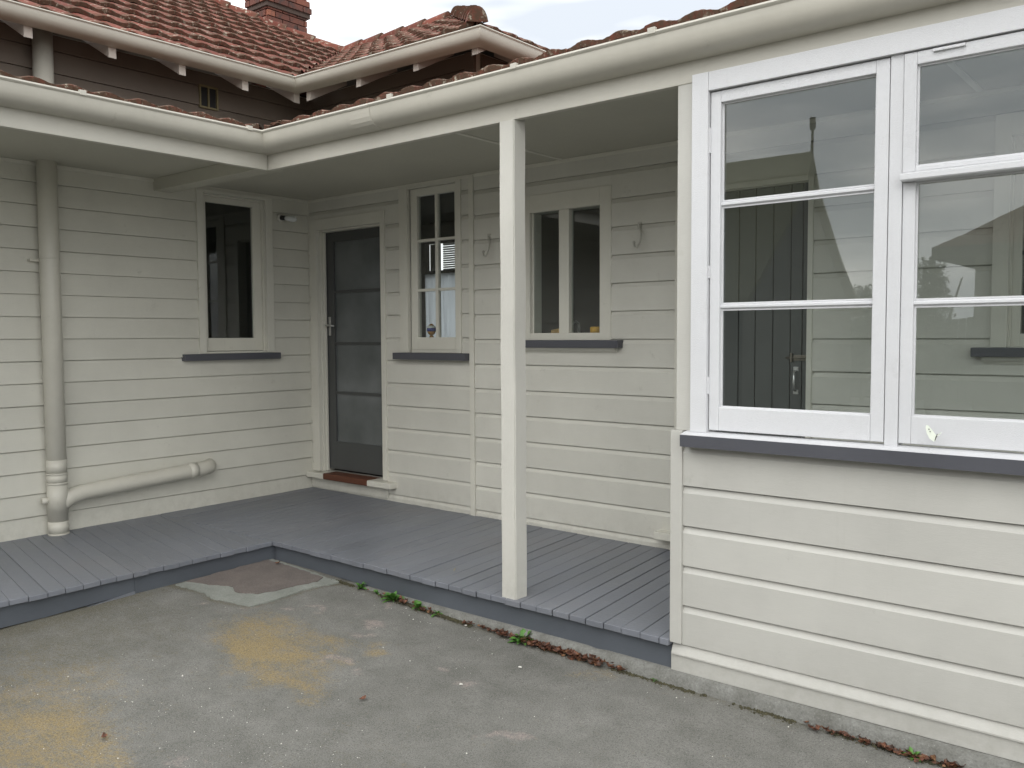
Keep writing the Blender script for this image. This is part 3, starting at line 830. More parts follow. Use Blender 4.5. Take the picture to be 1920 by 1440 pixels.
# upper roof: faces  A' (rises towards -x), B' (rises towards +y), end face (rises towards -x at the wing end)
ZE = 3.232   # height of batten plane at the eave line
EA = 0.42    # eave line of the tiles, x on the A side
EB = -0.42
XE = 2.27
ridge_y = 2.27
def plane_mesh(name, pts, mat, parent):
    return mesh_obj(name, pts, [tuple(range(len(pts)))], mat, parent)
zr = lambda run: ZE + SL * run
JX = EA - (ridge_y - EB); JZ = zr(ridge_y - EB)       # where the wing ridge meets the main roof
MR = -4.4; MZ = zr(EA - MR)
roofM = mesh_obj('roof', [(EA, -6, ZE), (EA, EB, ZE), (JX, ridge_y, JZ), (MR, ridge_y - (JX - MR), MZ), (MR, -6, MZ),
                          (XE, EB, ZE), (XE - (ridge_y - EB), ridge_y, JZ), (XE, 2 * ridge_y - EB, ZE), (JX - 3.0, 2 * ridge_y - EB, ZE),
                          (EA, -6, ZE - .06), (EA, EB, ZE - .06), (XE, EB, ZE - .06), (XE, 2 * ridge_y - EB, ZE - .06), (-9.0, -6, ZE - .06), (-9.0, 5, ZE - .06)],
                 [(0, 1, 2, 3, 4), (1, 5, 6, 2), (5, 7, 6), (6, 7, 8, 2), (3, 2, 8), (4, 3, 13), (3, 8, 14, 13)], M['dark_timber'], house)
roofM['label'] = 'upper red tiled hipped roof with a valley'
# valley line x + y = 0 ; hip of the wing end x - y... : points (XE,EB)->(XE-t,EB+t)
vA = EA + EB
nA = tile_field(roofM, (EA - 0.015, 0, ZE - 0.005), (0, 1), (-1, 0), SL, -3.6, 3.2, 14, [(1, 1, vA - 0.03), (0, -1, 3.6), (-1, 1, ridge_y - JX - 0.05)])
hipc = XE + EB
nB = tile_field(roofM, (0, EB + 0.015, ZE - 0.005), (1, 0), (0, 1), SL, -2.4, 2.45, 8, [(-1, -1, -vA - 0.05), (1, 1, hipc - 0.03), (0, 1, ridge_y - 0.04)])
nE = tile_field(roofM, (XE - 0.015, 0, ZE - 0.005), (0, 1), (-1, 0), SL, -0.5, 3.6, 4, [(-1, -1, -hipc - 0.03), (0, 1, 3.6)])
print('tiles upper', nA, nB, nE)
# valley flashing
mesh_obj('valley_flashing', [(EA + .13, EB - .02, ZE + .012), (EA + .02, EB - .13, ZE + .012), (JX + .02, ridge_y - .13, JZ + .012 + .0), (JX + .13, ridge_y - .02, JZ + .012), (EA, EB, ZE + .0), (JX, ridge_y, JZ + .0)],
         [(4, 0, 3, 5), (1, 4, 5, 2)], M['tile'], roofM)
# hip and ridge caps
def cap_mesh():
    bm = bmesh.new(); L = 0.40; K = 9
    rows = []
    for yy, r in ((0.0, 0.088), (0.02, 0.088), (L, 0.078)):
        ro = []; ri = []
        for k in range(K + 1):
            a = math.pi * (0.08 + 0.84 * k / K)
            ro.append(bm.verts.new((math.cos(a) * r * 0.8, yy, math.sin(a) * r * 1.4 - 0.05)))
            ri.append(bm.verts.new((math.cos(a) * (r - 0.02) * 0.8, yy, math.sin(a) * (r - 0.02) * 1.4 - 0.05)))
        rows.append((ro, ri))
    for a, b in zip(rows[:-1], rows[1:]):
        for k in range(K):
            bm.faces.new((a[0][k], b[0][k], b[0][k + 1], a[0][k + 1]))
    a = rows[0]
    bm.faces.new(a[0])
    bmesh.ops.recalc_face_normals(bm, faces=bm.faces)
    me = bpy.data.meshes.new('ridge_cap'); bm.normal_update(); bm.to_mesh(me); bm.free(); me.materials.append(M['tile'])
    me.polygons.foreach_set('use_smooth', [True] * len(me.polygons))
    if hasattr(me, 'set_sharp_from_angle'): me.set_sharp_from_angle(angle=math.radians(40))
    return me
CAP = cap_mesh()
def caps(p0, p1, parent, dz=0.045):
    p0, p1 = Vector(p0), Vector(p1); d = (p1 - p0); L = d.length; d.normalize()
    xx = d.cross(Vector((0, 0, 1))).normalized(); zz = xx.cross(d)
    n = int(L / 0.345) + 1
    for i in range(n):
        mw = Matrix((xx, d, zz)).transposed().to_4x4()
        mw.translation = p0 + d * (i * 0.345) + zz * (dz + random.uniform(-.004, .004))
        mw = mw @ Matrix.Rotation(random.uniform(-.02, .02), 4, 'Z') @ Matrix.Rotation(-0.03, 4, 'X')
        ob = bpy.data.objects.new('ridge_cap', CAP); ob.matrix_world = mw; link(ob, parent)
caps((XE + 0.02, EB - 0.02, ZE + 0.0), (XE - (ridge_y - EB), ridge_y, JZ), roofM)
caps((XE - (ridge_y - EB) - 0.1, ridge_y, JZ), (JX, ridge_y, JZ), roofM, 0.02)
caps((JX, ridge_y, JZ), (MR, ridge_y - (JX - MR), MZ), roofM, 0.015)
caps((MR, 0.25, MZ), (MR, -4.0, MZ), roofM)
# rafters
def rafter(px, py, dirx, diry, ln=0.36, w=0.05, parent=roofM):
    bm = bmesh.new()
    dx, dy = dirx, diry; nx, ny = -dy, dx
    # tail face at outer end
    def P(t, s_, z): return (px - dx * t + nx * s_ * w / 2, py - dy * t + ny * s_ * w / 2, z)
    v = []
    for s_ in (-1, 1):
        v.append([bm.verts.new(P(0, s_, 3.100)), bm.verts.new(P(ln, s_, 3.100 + SL * ln)), bm.verts.new(P(ln, s_, 3.20 + SL * ln)), bm.verts.new(P(0, s_, 3.178))])
    a, b = v
    bm.faces.new(a[::-1]); bm.faces.new(b)
    for k in range(4): bm.faces.new((a[k], a[(k + 1) % 4], b[(k + 1) % 4], b[k]))
    bmesh.ops.recalc_face_normals(bm, faces=bm.faces)
    bm_obj('rafter', bm, M['rafter'], parent)
for yy in (-0.36, -0.82, -1.32, -1.81, -2.325, -2.83, -3.33): rafter(0.345, yy, 1, 0)
for xx in (0.47, 1.05, 1.64): rafter(xx, -0.345, 0, -1)
rafter(2.18, -0.345, 0.0, -1, 0.10)
for yy in (0.25, 0.75): rafter(2.215, yy, 1, 0)
# thin fascia behind the upper gutter
box('eave_fascia', roofM, M['rafter'], [(0.346, 0.3515, -6, -0.352, 3.176, 3.245), (0.346, 2.2215, -0.3515, -0.346, 3.176, 3.245), (2.216, 2.2215, -0.346, 5.0, 3.15, 3.245)], 0)

# ---- lower (porch) roof: slope 0.2
SLo = 0.2
ZL = 2.508
roofP = mesh_obj('roof', [(1.43, -6, ZL), (1.43, -1.43, ZL), (0.0, 0.0, ZL + SLo * 1.43), (0, -6, ZL + SLo * 1.43), (1.43, -1.43, ZL), (7.6, -1.43, ZL), (7.6, 3.2, ZL + SLo * 4.63), (0, 3.2, ZL + SLo * 4.63),
                          (0.0, 0.0, ZL + SLo * 1.43)],
                [(0, 1, 2, 3), (4, 5, 6, 7)], M['dark_timber'], house)
roofP['label'] = 'low pitched red tiled porch roof'
tile_field(roofP, (1.455, 0, ZL - 0.002), (0, 1), (-1, 0), SLo, -5.0, -1.2, 4, [(1, 1, -0.02)], stuff_from=1)
tile_field(roofP, (0, -1.455, ZL - 0.002), (1, 0), (0, 1), SLo, 1.2, 7.3, 6, [(-1, -1, -0.02)], stuff_from=1)
# loose mortar lump at the valley mouth
mb = bmesh.new(); bmesh.ops.create_icosphere(mb, subdivisions=3, radius=0.05)
for v in mb.verts:
    n_ = 0.75 + 0.5 * random.random(); v.co = Vector((v.co.x * 1.5 * n_, v.co.y * 0.8 * n_, v.co.z * 0.42 * n_))
bm_obj('mortar_lump', mb, M['tile'], roofP, False, (1.60, -1.44, 2.545))

# ---- chimney
chim = box('chimney', house, M['mortar'], (-3.545, -3.215, 1.915, 2.485, 3.6, 6.6), 0)
chim['label'] = 'old red brick chimney with a corbelled band'
def brick_course(z, x0, x1, y0, y1, off):
    bl, bh, j = 0.205, 0.066, 0.012
    for face in ('y', 'x'):
        a, b = (x0, x1) if face == 'y' else (y0, y1)
        s_ = a - (off * (bl + j) / 2)
        while s_ < b - 0.02:
            s0_, s1_ = max(a, s_), min(b, s_ + bl)
            if s1_ - s0_ > 0.03:
                pr = random.uniform(0.0, 0.005)
                if face == 'y': bb = (s0_, s1_, y0 - 0.012 - pr, y0 + 0.03, z, z + bh)
                else: bb = (x1 - 0.03, x1 + 0.012 + pr, s0_, s1_, z, z + bh)
                box('brick', chim, M['brick'], bb, 0.0)
            s_ += bl + j
zc = 4.35; k = 0
while zc < 6.2:
    ex = 0.0
    if 5.30 < zc < 5.46: ex = 0.045
    brick_course(zc, -3.55 - ex, -3.21 + ex, 1.91 - ex, 2.49 + ex, k % 2)
    zc += 0.078; k += 1
box('corbel_core', chim, M['mortar'], (-3.585, -3.175, 1.875, 2.525, 5.31, 5.50), 0.0)

# ---- vent on the upper wall
vent = wb(WA, 'vent', house, M['vent'], [(-1.0, -0.845, 0.010, 0.030, 3.0, 3.012), (-1.0, -0.845, 0.010, 0.030, 3.155, 3.168), (-1.0, -0.988, 0.010, 0.030, 3.012, 3.155), (-0.857, -0.845, 0.010, 0.030, 3.012, 3.155), (-0.928, -0.916, 0.010, 0.026, 3.012, 3.155)], 0)
vent['label'] = 'small square wall vent under the upper eave'
wb(WA, 'vent_mesh', vent, M['black'], [(-0.99, -0.855, 0.004, 0.012, 3.01, 3.16)], 0)

# ================================================================== WINDOWS AND DOORS
def pane(W, par, s0, s1, d, z0, z1, mat=None):
    return wb(W, 'pane', par, mat or M['glass'], (s0, s1, d - 0.002, d + 0.002, z0, z1), 0)
def putty(W, par, s0, s1, d, z0, z1, w=0.006, mat=None):
    """thin sloping putty line around a pane"""
    wb(W, 'putty', par, mat or M['white'], [(s0, s1, d, d + w, z0, z0 + w), (s0, s1, d, d + w, z1 - w, z1), (s0, s0 + w, d, d + w, z0 + w, z1 - w), (s1 - w, s1, d, d + w, z0 + w, z1 - w)], 0)

# window in wall A (left)
w1 = wb(WA, 'window', house, M['trim'], [(-1.048, -0.995, 0.0, 0.036, 1.168, 2.398), (-0.45, -0.387, 0.0, 0.036, 1.168, 2.398), (-0.995, -0.45, 0.0, 0.036, 2.372, 2.398),
                                         (-0.995, -0.985, -0.09, 0.0, 1.168, 2.372), (-0.46, -0.45, -0.09, 0.0, 1.168, 2.372), (-0.985, -0.46, -0.09, 0.0, 2.36, 2.372)])
w1['label'] = 'single dark window on the left wall'
wb(WA, 'sash', w1, M['trim'], [(-0.985, -0.945, -0.06, -0.025, 1.185, 2.36), (-0.525, -0.46, -0.06, -0.025, 1.185, 2.36), (-0.945, -0.525, -0.06, -0.025, 2.315, 2.36), (-0.945, -0.525, -0.06, -0.025, 1.185, 1.285)])
wb(WA, 'bead', w1, M['trim'], [(-0.533, -0.525, -0.052, -0.03, 1.285, 2.315), (-0.945, -0.940, -0.052, -0.03, 1.285, 2.315)], 0)
pane(WA, w1, -0.945, -0.525, -0.045, 1.285, 2.315)
wb(WA, 'sill', w1, M['charcoal'], [(-1.187, -0.347, 0.0, 0.062, 1.116, 1.1665)], 0.004)
wb(WA, 'sill_board', w1, M['trim'], [(-0.995, -0.45, -0.09, 0.04, 1.1675, 1.182)], 0.002)

# door frame and door
d1 = wb(WB, 'door_frame', house, M['trim'], [(0.045, 0.135, 0.0, 0.034, 0.168, 2.255), (0.908, 0.957, 0.0, 0.034, 0.168, 2.255), (0.135, 0.908, 0.0, 0.034, 2.165, 2.255),
                                             (0.125, 0.150, -0.11, -0.001, 0.168, 2.165), (0.906, 0.925, -0.11, -0.001, 0.168, 2.165), (0.150, 0.906, -0.11, -0.001, 2.150, 2.175),
                                             (0.150, 0.163, -0.045, -0.025, 0.168, 2.15)], 0.003)
d1['label'] = 'cream frame around the glazed door'
door = empty('door'); door.parent = house; door['label'] = 'dark grey door with four obscure glass panes'
DD = -0.052
wb(WB, 'door_frame', door, M['door'], [(0.150, 0.247, DD - 0.04, DD, 0.186, 2.15), (0.810, 0.906, DD - 0.04, DD, 0.186, 2.15), (0.247, 0.810, DD - 0.04, DD, 2.07, 2.15), (0.247, 0.810, DD - 0.04, DD, 0.186, 0.418)], 0.002)
for z_ in (0.826, 1.2355, 1.660): wb(WB, 'glazing_bar', door, M['door'], (0.247, 0.810, DD - 0.03, DD - 0.002, z_ - 0.011, z_ + 0.011), 0.002)
for a, b in ((0.418, 0.815), (0.837, 1.2245), (1.2465, 1.649), (1.671, 2.07)): wb(WB, 'pane', door, M['obscure'], (0.247, 0.810, DD - 0.022, DD - 0.016, a, b), 0)
hb = boxes_bm([WB.box(0.178, 0.206, DD, DD + 0.006, 1.30, 1.455)], 0.002)
hd = bm_obj('handle', hb, M['steel'], door)
hbm = bmesh.new(); tube_bm(hbm, [WB.pt(0.192, DD + .004, 1.385), WB.pt(0.192, DD + .05, 1.385), WB.pt(0.205, DD + .056, 1.385), WB.pt(0.25, DD + .056, 1.383), WB.pt(0.30, DD + .05, 1.378)], [0.008, 0.008, 0.008, 0.008, 0.006], 8)
bm_obj('lever', hbm, M['steel'], hd, True)
sill1 = wb(WB, 'door_sill', house, M['trim'], (0.024, 1.055, -0.05, 0.094, 0.118, 0.164), 0.008); sill1['label'] = 'cream rounded sill under the glazed door'
wb(WB, 'tread', sill1, M['terracotta'], [(0.247, 0.793, -0.05, 0.097, 0.1175, 0.169)], 0.010)
wb(WB, 'sill_apron', sill1, M['boardB'], [(0.024, 0.96, 0.02, 0.034, 0.03, 0.112)], 0.002)

# casement window with six panes
w2 = wb(WB, 'window', house, M['trim'], [(1.122, 1.208, 0.0, 0.034, 1.169, 2.40), (1.706, 1.751, 0.0, 0.034, 1.169, 2.40), (1.208, 1.706, 0.0, 0.030, 2.386, 2.40),
                                         (1.208, 1.220, -0.09, 0.0, 1.169, 2.386), (1.706, 1.715, -0.09, 0.0, 1.169, 2.386), (1.220, 1.706, -0.09, 0.008, 1.169, 1.190)])
w2['label'] = 'narrow six-pane casement window beside the door'
wb(WB, 'sash', w2, M['trim'], [(1.221, 1.290, -0.035, 0.006, 1.193, 2.382), (1.672, 1.705, -0.035, 0.006, 1.193, 2.382), (1.290, 1.672, -0.035, 0.006, 2.327, 2.382), (1.290, 1.672, -0.035, 0.006, 1.193, 1.283)])
wb(WB, 'glazing_bar', w2, M['trim'], (1.471, 1.498, -0.03, 0.002, 1.283, 2.327))
for z_ in (1.633, 1.998):
    wb(WB, 'glazing_bar', w2, M['trim'], (1.290, 1.4705, -0.03, 0.002, z_ - 0.010, z_ + 0.010)); wb(WB, 'glazing_bar', w2, M['trim'], (1.4985, 1.672, -0.03, 0.002, z_ - 0.010, z_ + 0.010))
for a, b in ((1.283, 1.623), (1.643, 1.988), (2.008, 2.327)):
    for c, d in ((1.290, 1.471), (1.498, 1.672)): pane(WB, w2, c, d, -0.016, a, b)
wb(WB, 'sill', w2, M['charcoal'], (1.087, 1.825, 0.0, 0.082, 1.117, 1.168), 0.004)

# two-light window behind the post
w3 = wb(WB, 'window', house, M['trim'], [(2.290, 2.372, 0.0, 0.026, 1.262, 2.218), (2.930, 3.013, 0.0, 0.026, 1.262, 2.218), (2.372, 2.930, 0.0, 0.026, 2.104, 2.218), (2.372, 2.930, 0.0, 0.024, 1.262, 1.308),
                                         (2.612, 2.690, -0.03, 0.024, 1.308, 2.104), (2.372, 2.384, -0.08, 0.0, 1.308, 2.104)])
w3['label'] = 'two-light window behind the post'
pane(WB, w3, 2.384, 2.612, -0.012, 1.308, 2.104); pane(WB, w3, 2.690, 2.930, -0.012, 1.308, 2.104)
wb(WB, 'sill', w3, M['charcoal'], (2.20, 3.098, 0.0, 0.080, 1.212, 1.2615), 0.006)
extrude_profile(WB, 'sill_moulding', w3, M['trim'], [(0.018, 1.184), (0.030, 1.184), (0.034, 1.192), (0.05, 1.197), (0.058, 1.2115), (0.018, 1.2115)], 2.24, 3.06)

# plank door seen through the glazed wall
d2 = wb(WB, 'door_frame', house, M['trim'], [(3.462, 3.505, 0.0, 0.032, 0.12, 2.135), (4.253, 4.281, 0.0, 0.032, 0.12, 2.135), (3.505, 4.253, 0.0, 0.032, 2.104, 2.135), (3.505, 4.253, -0.1, 0.0, 2.104, 2.12)])
d2['label'] = 'cream frame of the plank door behind the glass'
pd = empty('door'); pd.parent = house; pd['label'] = 'dark grey vertical plank door behind the glass'
edges = [3.506, 3.549, 3.649, 3.749, 3.849, 3.948, 4.050, 4.150, 4.216, 4.252]
for a, b in zip(edges[:-1], edges[1:]):
    wb(WB, 'plank', pd, M['plankdoor'], (a + 0.0025, b - 0.0025, -0.03, -0.004 + random.uniform(-.001, .001), 0.125, 2.098), 0.003)
wb(WB, 'door_back', pd, M['plankdoor'], (3.506, 4.252, -0.045, -0.030, 0.125, 2.1), 0)
bolt = tube('bolt', pd, M['brassy'], [WB.pt(4.135, 0.012, 1.165), WB.pt(4.262, 0.012, 1.165)], 0.006, 8)
wb(WB, 'bolt_plate', bolt, M['brassy'], [(4.175, 4.245, -0.004, 0.008, 1.150, 1.180), (4.160, 4.170, 0.0, 0.022, 1.142, 1.190)], 0.001)
ph = tube('pull_handle', pd, M['steel'], [WB.pt(4.187, -0.003, 1.10), WB.pt(4.187, 0.03, 1.092), WB.pt(4.187, 0.034, 1.04), WB.pt(4.187, 0.03, 0.992), WB.pt(4.187, -0.003, 0.985)], 0.006, 8)
wb(WB, 'mounting_plate', ph, M['steel'], [(4.173, 4.201, -0.004, 0.004, 1.092, 1.116), (4.173, 4.201, -0.004, 0.004, 0.968, 0.992)], 0.001)
s2 = wb(WB, 'door_sill', house, M['trim'], [(3.365, 4.30, -0.05, 0.10, 0.072, 0.118)], 0.006); s2['label'] = 'cream sill end at the foot of the back wall'

# inner window seen through the right-hand pane
w4 = wb(WB, 'window', house, M['trim'], [(5.130, 5.198, 0.0, 0.034, 1.226, 2.30), (6.13, 6.20, 0.0, 0.034, 1.226, 2.30), (5.198, 6.13, 0.0, 0.034, 2.20, 2.30), (5.198, 5.208, -0.09, 0.0, 1.226, 2.20), (6.12, 6.13, -0.09, 0.0, 1.226, 2.20)])
w4['label'] = 'inner window on the back wall seen through the glass'
wb(WB, 'sash', w4, M['trim'], [(5.208, 5.245, -0.05, -0.015, 1.23, 2.2), (6.08, 6.12, -0.05, -0.015, 1.23, 2.2), (5.245, 6.08, -0.05, -0.015, 2.16, 2.2), (5.245, 6.08, -0.05, -0.015, 1.23, 1.29)])
wb(WB, 'glazing_bar', w4, M['door'], (5.245, 6.08, -0.045, -0.018, 1.655, 1.675)); wb(WB, 'glazing_bar', w4, M['trim'], (5.245, 6.08, -0.045, -0.018, 1.42, 1.445))
pane(WB, w4, 5.245, 6.08, -0.032, 1.29, 2.16)
wb(WB, 'sill', w4, M['charcoal'], (5.057, 6.27, 0.0, 0.08, 1.182, 1.2255), 0.004)
extrude_profile(WB, 'sill_moulding', w4, M['trim'], [(0.018, 1.150), (0.030, 1.150), (0.034, 1.160), (0.05, 1.165), (0.058, 1.1815), (0.018, 1.1815)], 5.10, 6.23)

# big white windows
MW = M['white']
def big_frame():
    o = wb(WR, 'window', house, MW, [(4.296, 4.367, -0.05, 0.045, 0.893, 2.338), (4.3675, 7.5, -0.05, 0.043, 2.264, 2.338)], 0.002)
    o['label'] = 'white multi-pane windows over a charcoal sill'
    for a_ in (5.060, 5.7955, 6.5305, 7.26): wb(WR, 'mullion', o, MW, (a_, a_ + 0.0445, -0.05, 0.028, 0.893, 2.2635))
    return o
WN_ = big_frame()
def casement(s0, s1, gl, gr):
    o = WN_
    wb(WR, 'sash', o, MW, [(s0, gl, -0.015, 0.026, 0.904, 2.259), (gr, s1, -0.015, 0.026, 0.904, 2.259), (gl, gr, -0.015, 0.026, 2.214, 2.259), (gl, gr, -0.015, 0.026, 0.904, 0.998)], 0.003)
    for z_ in (1.8135, 1.4045):
        extrude_profile(WR, 'glazing_bar', o, MW, [(-0.012, z_ - 0.010), (0.006, z_ - 0.010), (0.018, z_ - 0.004), (0.018, z_ + 0.004), (0.006, z_ + 0.010), (-0.012, z_ + 0.010)], gl, gr)
    for a, b in ((0.998, 1.3945), (1.4145, 1.8035), (1.8235, 2.214)):
        pane(WR, o, gl, gr, 0.0, a, b); putty(WR, o, gl, gr, 0.002, a, b)
def fixed(s0, s1, gl, gr):
    o = WN_
    wb(WR, 'sash', o, MW, [(s0, gl, -0.02, 0.034, 1.852, 2.259), (gr, s1, -0.02, 0.034, 1.852, 2.259), (gl, gr, -0.02, 0.034, 2.216, 2.259), (gl, gr, -0.02, 0.034, 1.852, 1.870)], 0.003)
    extrude_profile(WR, 'drip_rail', o, MW, [(-0.02, 1.820), (0.062, 1.820), (0.066, 1.824), (0.066, 1.842), (0.034, 1.852), (-0.02, 1.852)], s0 + 0.002, s1)
    pane(WR, o, gl, gr, 0.012, 1.870, 2.216); putty(WR, o, gl, gr, 0.014, 1.870, 2.216)
    wb(WR, 'sash', o, MW, [(s0, gl, -0.02, 0.022, 0.904, 1.819), (gr, s1, -0.02, 0.022, 0.904, 1.819), (gl, gr, -0.02, 0.022, 0.904, 1.002)], 0.003)
    z_ = 1.399
    extrude_profile(WR, 'glazing_bar', o, MW, [(-0.012, z_ - 0.010), (0.006, z_ - 0.010), (0.018, z_ - 0.004), (0.018, z_ + 0.004), (0.006, z_ + 0.010), (-0.012, z_ + 0.010)], gl, gr)
    for a, b in ((1.002, 1.389), (1.409, 1.819)): pane(WR, o, gl, gr, 0.0, a, b); putty(WR, o, gl, gr, 0.002, a, b)
casement(4.371, 5.057, 4.414, 5.010)
fixed(5.106, 5.793, 5.148, 5.752)
fixed(5.842, 6.528, 5.884, 6.487)
casement(6.577, 7.258, 6.62, 7.21)
for z_, zz in ((2.02, 2.12), (1.05, 1.12), (1.52, 1.57)): wb(WR, 'hinge', WN_, MW, (4.365, 4.3725, 0.020, 0.032, z_, zz), 0.001)
wb(WR, 'stay_bar', WN_, MW, (5.20, 5.30, 0.034, 0.044, 2.246, 2.256), 0.002)
# sill: white weathered top, charcoal front
extrude_profile(WR, 'sill', WN_, MW, [(0.0, 0.850), (0.079, 0.850), (0.0795, 0.8835), (0.045, 0.8925), (0.0, 0.8965)], 4.2705, 7.5)
extrude_profile(WR, 'sill_front', WN_, M['charcoal'], [(0.0, 0.834), (0.082, 0.834), (0.0825, 0.8825), (0.0798, 0.8825), (0.0798, 0.8495), (0.0, 0.8495)], 4.2700, 7.5)

# ================================================================== INTERIOR (dark rooms)
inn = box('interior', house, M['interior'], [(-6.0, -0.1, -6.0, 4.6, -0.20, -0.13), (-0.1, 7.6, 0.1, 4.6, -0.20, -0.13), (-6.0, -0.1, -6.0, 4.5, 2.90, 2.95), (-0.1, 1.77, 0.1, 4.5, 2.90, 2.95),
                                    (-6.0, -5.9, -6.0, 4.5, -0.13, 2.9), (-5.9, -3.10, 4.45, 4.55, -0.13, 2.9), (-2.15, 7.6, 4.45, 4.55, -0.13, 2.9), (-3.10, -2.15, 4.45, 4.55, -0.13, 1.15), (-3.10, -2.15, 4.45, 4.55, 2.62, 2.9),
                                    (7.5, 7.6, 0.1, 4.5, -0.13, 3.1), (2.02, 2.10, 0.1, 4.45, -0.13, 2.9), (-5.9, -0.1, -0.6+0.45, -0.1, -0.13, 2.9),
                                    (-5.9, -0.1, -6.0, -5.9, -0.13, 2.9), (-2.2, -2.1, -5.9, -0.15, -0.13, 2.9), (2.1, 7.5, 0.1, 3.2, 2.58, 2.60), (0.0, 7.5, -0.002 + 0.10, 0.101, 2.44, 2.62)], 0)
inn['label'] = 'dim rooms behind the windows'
box('window_board', inn, M['gutter'], (-3.10, -2.92, 4.56, 4.60, 2.23, 2.62), 0)
box('meeting_rail', inn, M['black'], (-3.10, -2.15, 4.46, 4.52, 2.17, 2.23), 0)
blind = box('blind', None, M['cream_siding'], (-2.90, -2.16, 4.62, 4.66, 2.60, 2.64), 0); tag(blind, 'white slatted blind seen through the right panes of the six-pane window', 'blind')
for i in range(11): box('slat', blind, M['cream_siding'], (-2.90, -2.16, 4.62, 4.65, 2.245 + i * 0.032, 2.245 + i * 0.032 + 0.022), 0)
wh = wb(WB, 'kitchen_wall', inn, M['interior'], (2.10, 3.4, -2.0, -1.95, -0.13, 2.58), 0)

# curtain behind the casement
def curtain(name, s0, s1, y0, z0, z1, label, seed):
    rnd = random.Random(seed); bm = bmesh.new(); NX, NZ = 40, 12
    g = [[bm.verts.new((s0 + (s1 - s0) * i / NX + 0.02 * (1 - j / NZ) * math.sin(i * .5), y0 + 0.016 * math.sin(i * 0.95 + seed) + 0.008 * math.sin(i * 2.3 + j * .4), z0 + (z1 - z0) * j / NZ)) for i in range(NX + 1)] for j in range(NZ + 1)]
    for j in range(NZ):
        for i in range(NX): bm.faces.new((g[j][i], g[j][i + 1], g[j + 1][i + 1], g[j + 1][i]))
    o = bm_obj(name, bm, M['curtain'], None, True)
    sm = o.modifiers.new('thickness', 'SOLIDIFY'); sm.thickness = 0.0015
    return tag(o, label, 'curtain')
curtain('curtain', -3.08, -2.18, 4.42, 1.17, 2.18, 'white net curtain seen through the lower panes of the six-pane window', 1)

# ================================================================== DOWNPIPE
PX, PY, PR = 0.085, -2.135, 0.0605
pipe = bmesh.new(); tube_bm(pipe, [(PX, PY, 0.002), (PX, PY, 3.26)], PR, 28)
pipe = bm_obj('downpipe', pipe, M['pipe'], house, True); pipe['label'] = 'thick cream soil pipe running up the left wall through the roof'
for z0, z1, r in ((0.003, 0.014, 0.0645), (0.014, 0.092, 0.0620), (0.15, 0.335, 0.0625), (0.335, 0.348, 0.0645), (0.348, 0.40, 0.0625), (0.400, 0.410, 0.0645), (0.410, 0.497, 0.0620), (1.80, 1.807, 0.0618)):
    tube('collar', pipe, M['pipe'], [(PX, PY, z0), (PX, PY, z1)], r, 28)
pts = [(PX, PY, 0.175)]
for t in np.linspace(0, 1, 9):
    a = (PX, PY + 0.008, 0.185); b = (PX, PY + 0.065, 0.255); c = (PX, PY + 0.20, 0.262)
    pts.append(tuple((1 - t) ** 2 * a[i] + 2 * t * (1 - t) * b[i] + t * t * c[i] for i in range(3)))
pts += [(PX, -1.5, 0.288), (PX, -1.16, 0.308)]
for t in np.linspace(0.1, 1, 8):
    a = (PX, -1.12, 0.31); b = (PX, -0.99, 0.318); c = (-0.01, -0.985, 0.318)
    pts.append(tuple((1 - t) ** 2 * a[i] + 2 * t * (1 - t) * b[i] + t * t * c[i] for i in range(3)))
tube('branch_pipe', pipe, M['pipe'], pts, 0.054, 20)
tube('collar', pipe, M['pipe'], [(PX, -1.20, 0.3055), (PX, -1.135, 0.3095)], 0.0552, 24)
tube('access_cap', pipe, M['pipe'], [(PX - 0.005, PY - 0.055, 0.235), (PX - 0.005, PY - 0.095, 0.235)], 0.022, 14)
box('pipe_bracket', pipe, M['pipe'], (0.0, 0.06, PY - 0.11, PY - 0.05, 1.783, 1.80), 0.001)

# ================================================================== SMALL THINGS ON THE WALLS
def wire_hook(x, z, label):
    root = empty('wall_hook', (x, -0.022, z)); tag(root, label, 'hook', 'wire hooks on the back wall')
    o = tube('hook', root, M['hook'], [(-0.018, -0.004, 0.075), (-0.012, -0.006, 0.05), (0.012, -0.03, 0.02), (0.022, -0.05, -0.01), (0.018, -0.06, -0.045), (0.0, -0.058, -0.068), (-0.022, -0.052, -0.062), (-0.028, -0.05, -0.04)], 0.0058, 8)
    bm = bmesh.new(); bmesh.ops.create_icosphere(bm, subdivisions=2, radius=0.010); bm_obj('knob', bm, M['hook'], root, True, (-0.028, -0.05, -0.036))
    box('screw_plate', root, M['hook'], (-0.03, -0.006, -0.004, 0.003, 0.045, 0.09), 0.001)
    return root
wire_hook(2.03, 1.905, 'cream wire hook on the wall just left of the porch post')
wire_hook(3.235, 1.885, 'cream wire hook on the wall right of the two-light window')

lamp = empty('wall_light', (0.022, -0.30, 2.252)); tag(lamp, 'bare white bulb in a black holder on the wall beside the door', 'light')
tube('base', lamp, M['trim'], [(0.0, 0, 0), (0.012, 0, 0)], [0.034, 0.028], 16)
tube('holder', lamp, M['black'], [(0.010, 0, 0), (0.03, 0.006, -0.002), (0.045, 0.014, -0.004)], [0.02, 0.019, 0.018], 14)
tube('bulb', lamp, M['bulb'], [(0.040, 0.012, -0.003), (0.06, 0.024, -0.006), (0.085, 0.038, -0.010), (0.11, 0.052, -0.014), (0.125, 0.060, -0.016), (0.130, 0.063, -0.017)], [0.015, 0.021, 0.024, 0.024, 0.016, 0.004], 16)

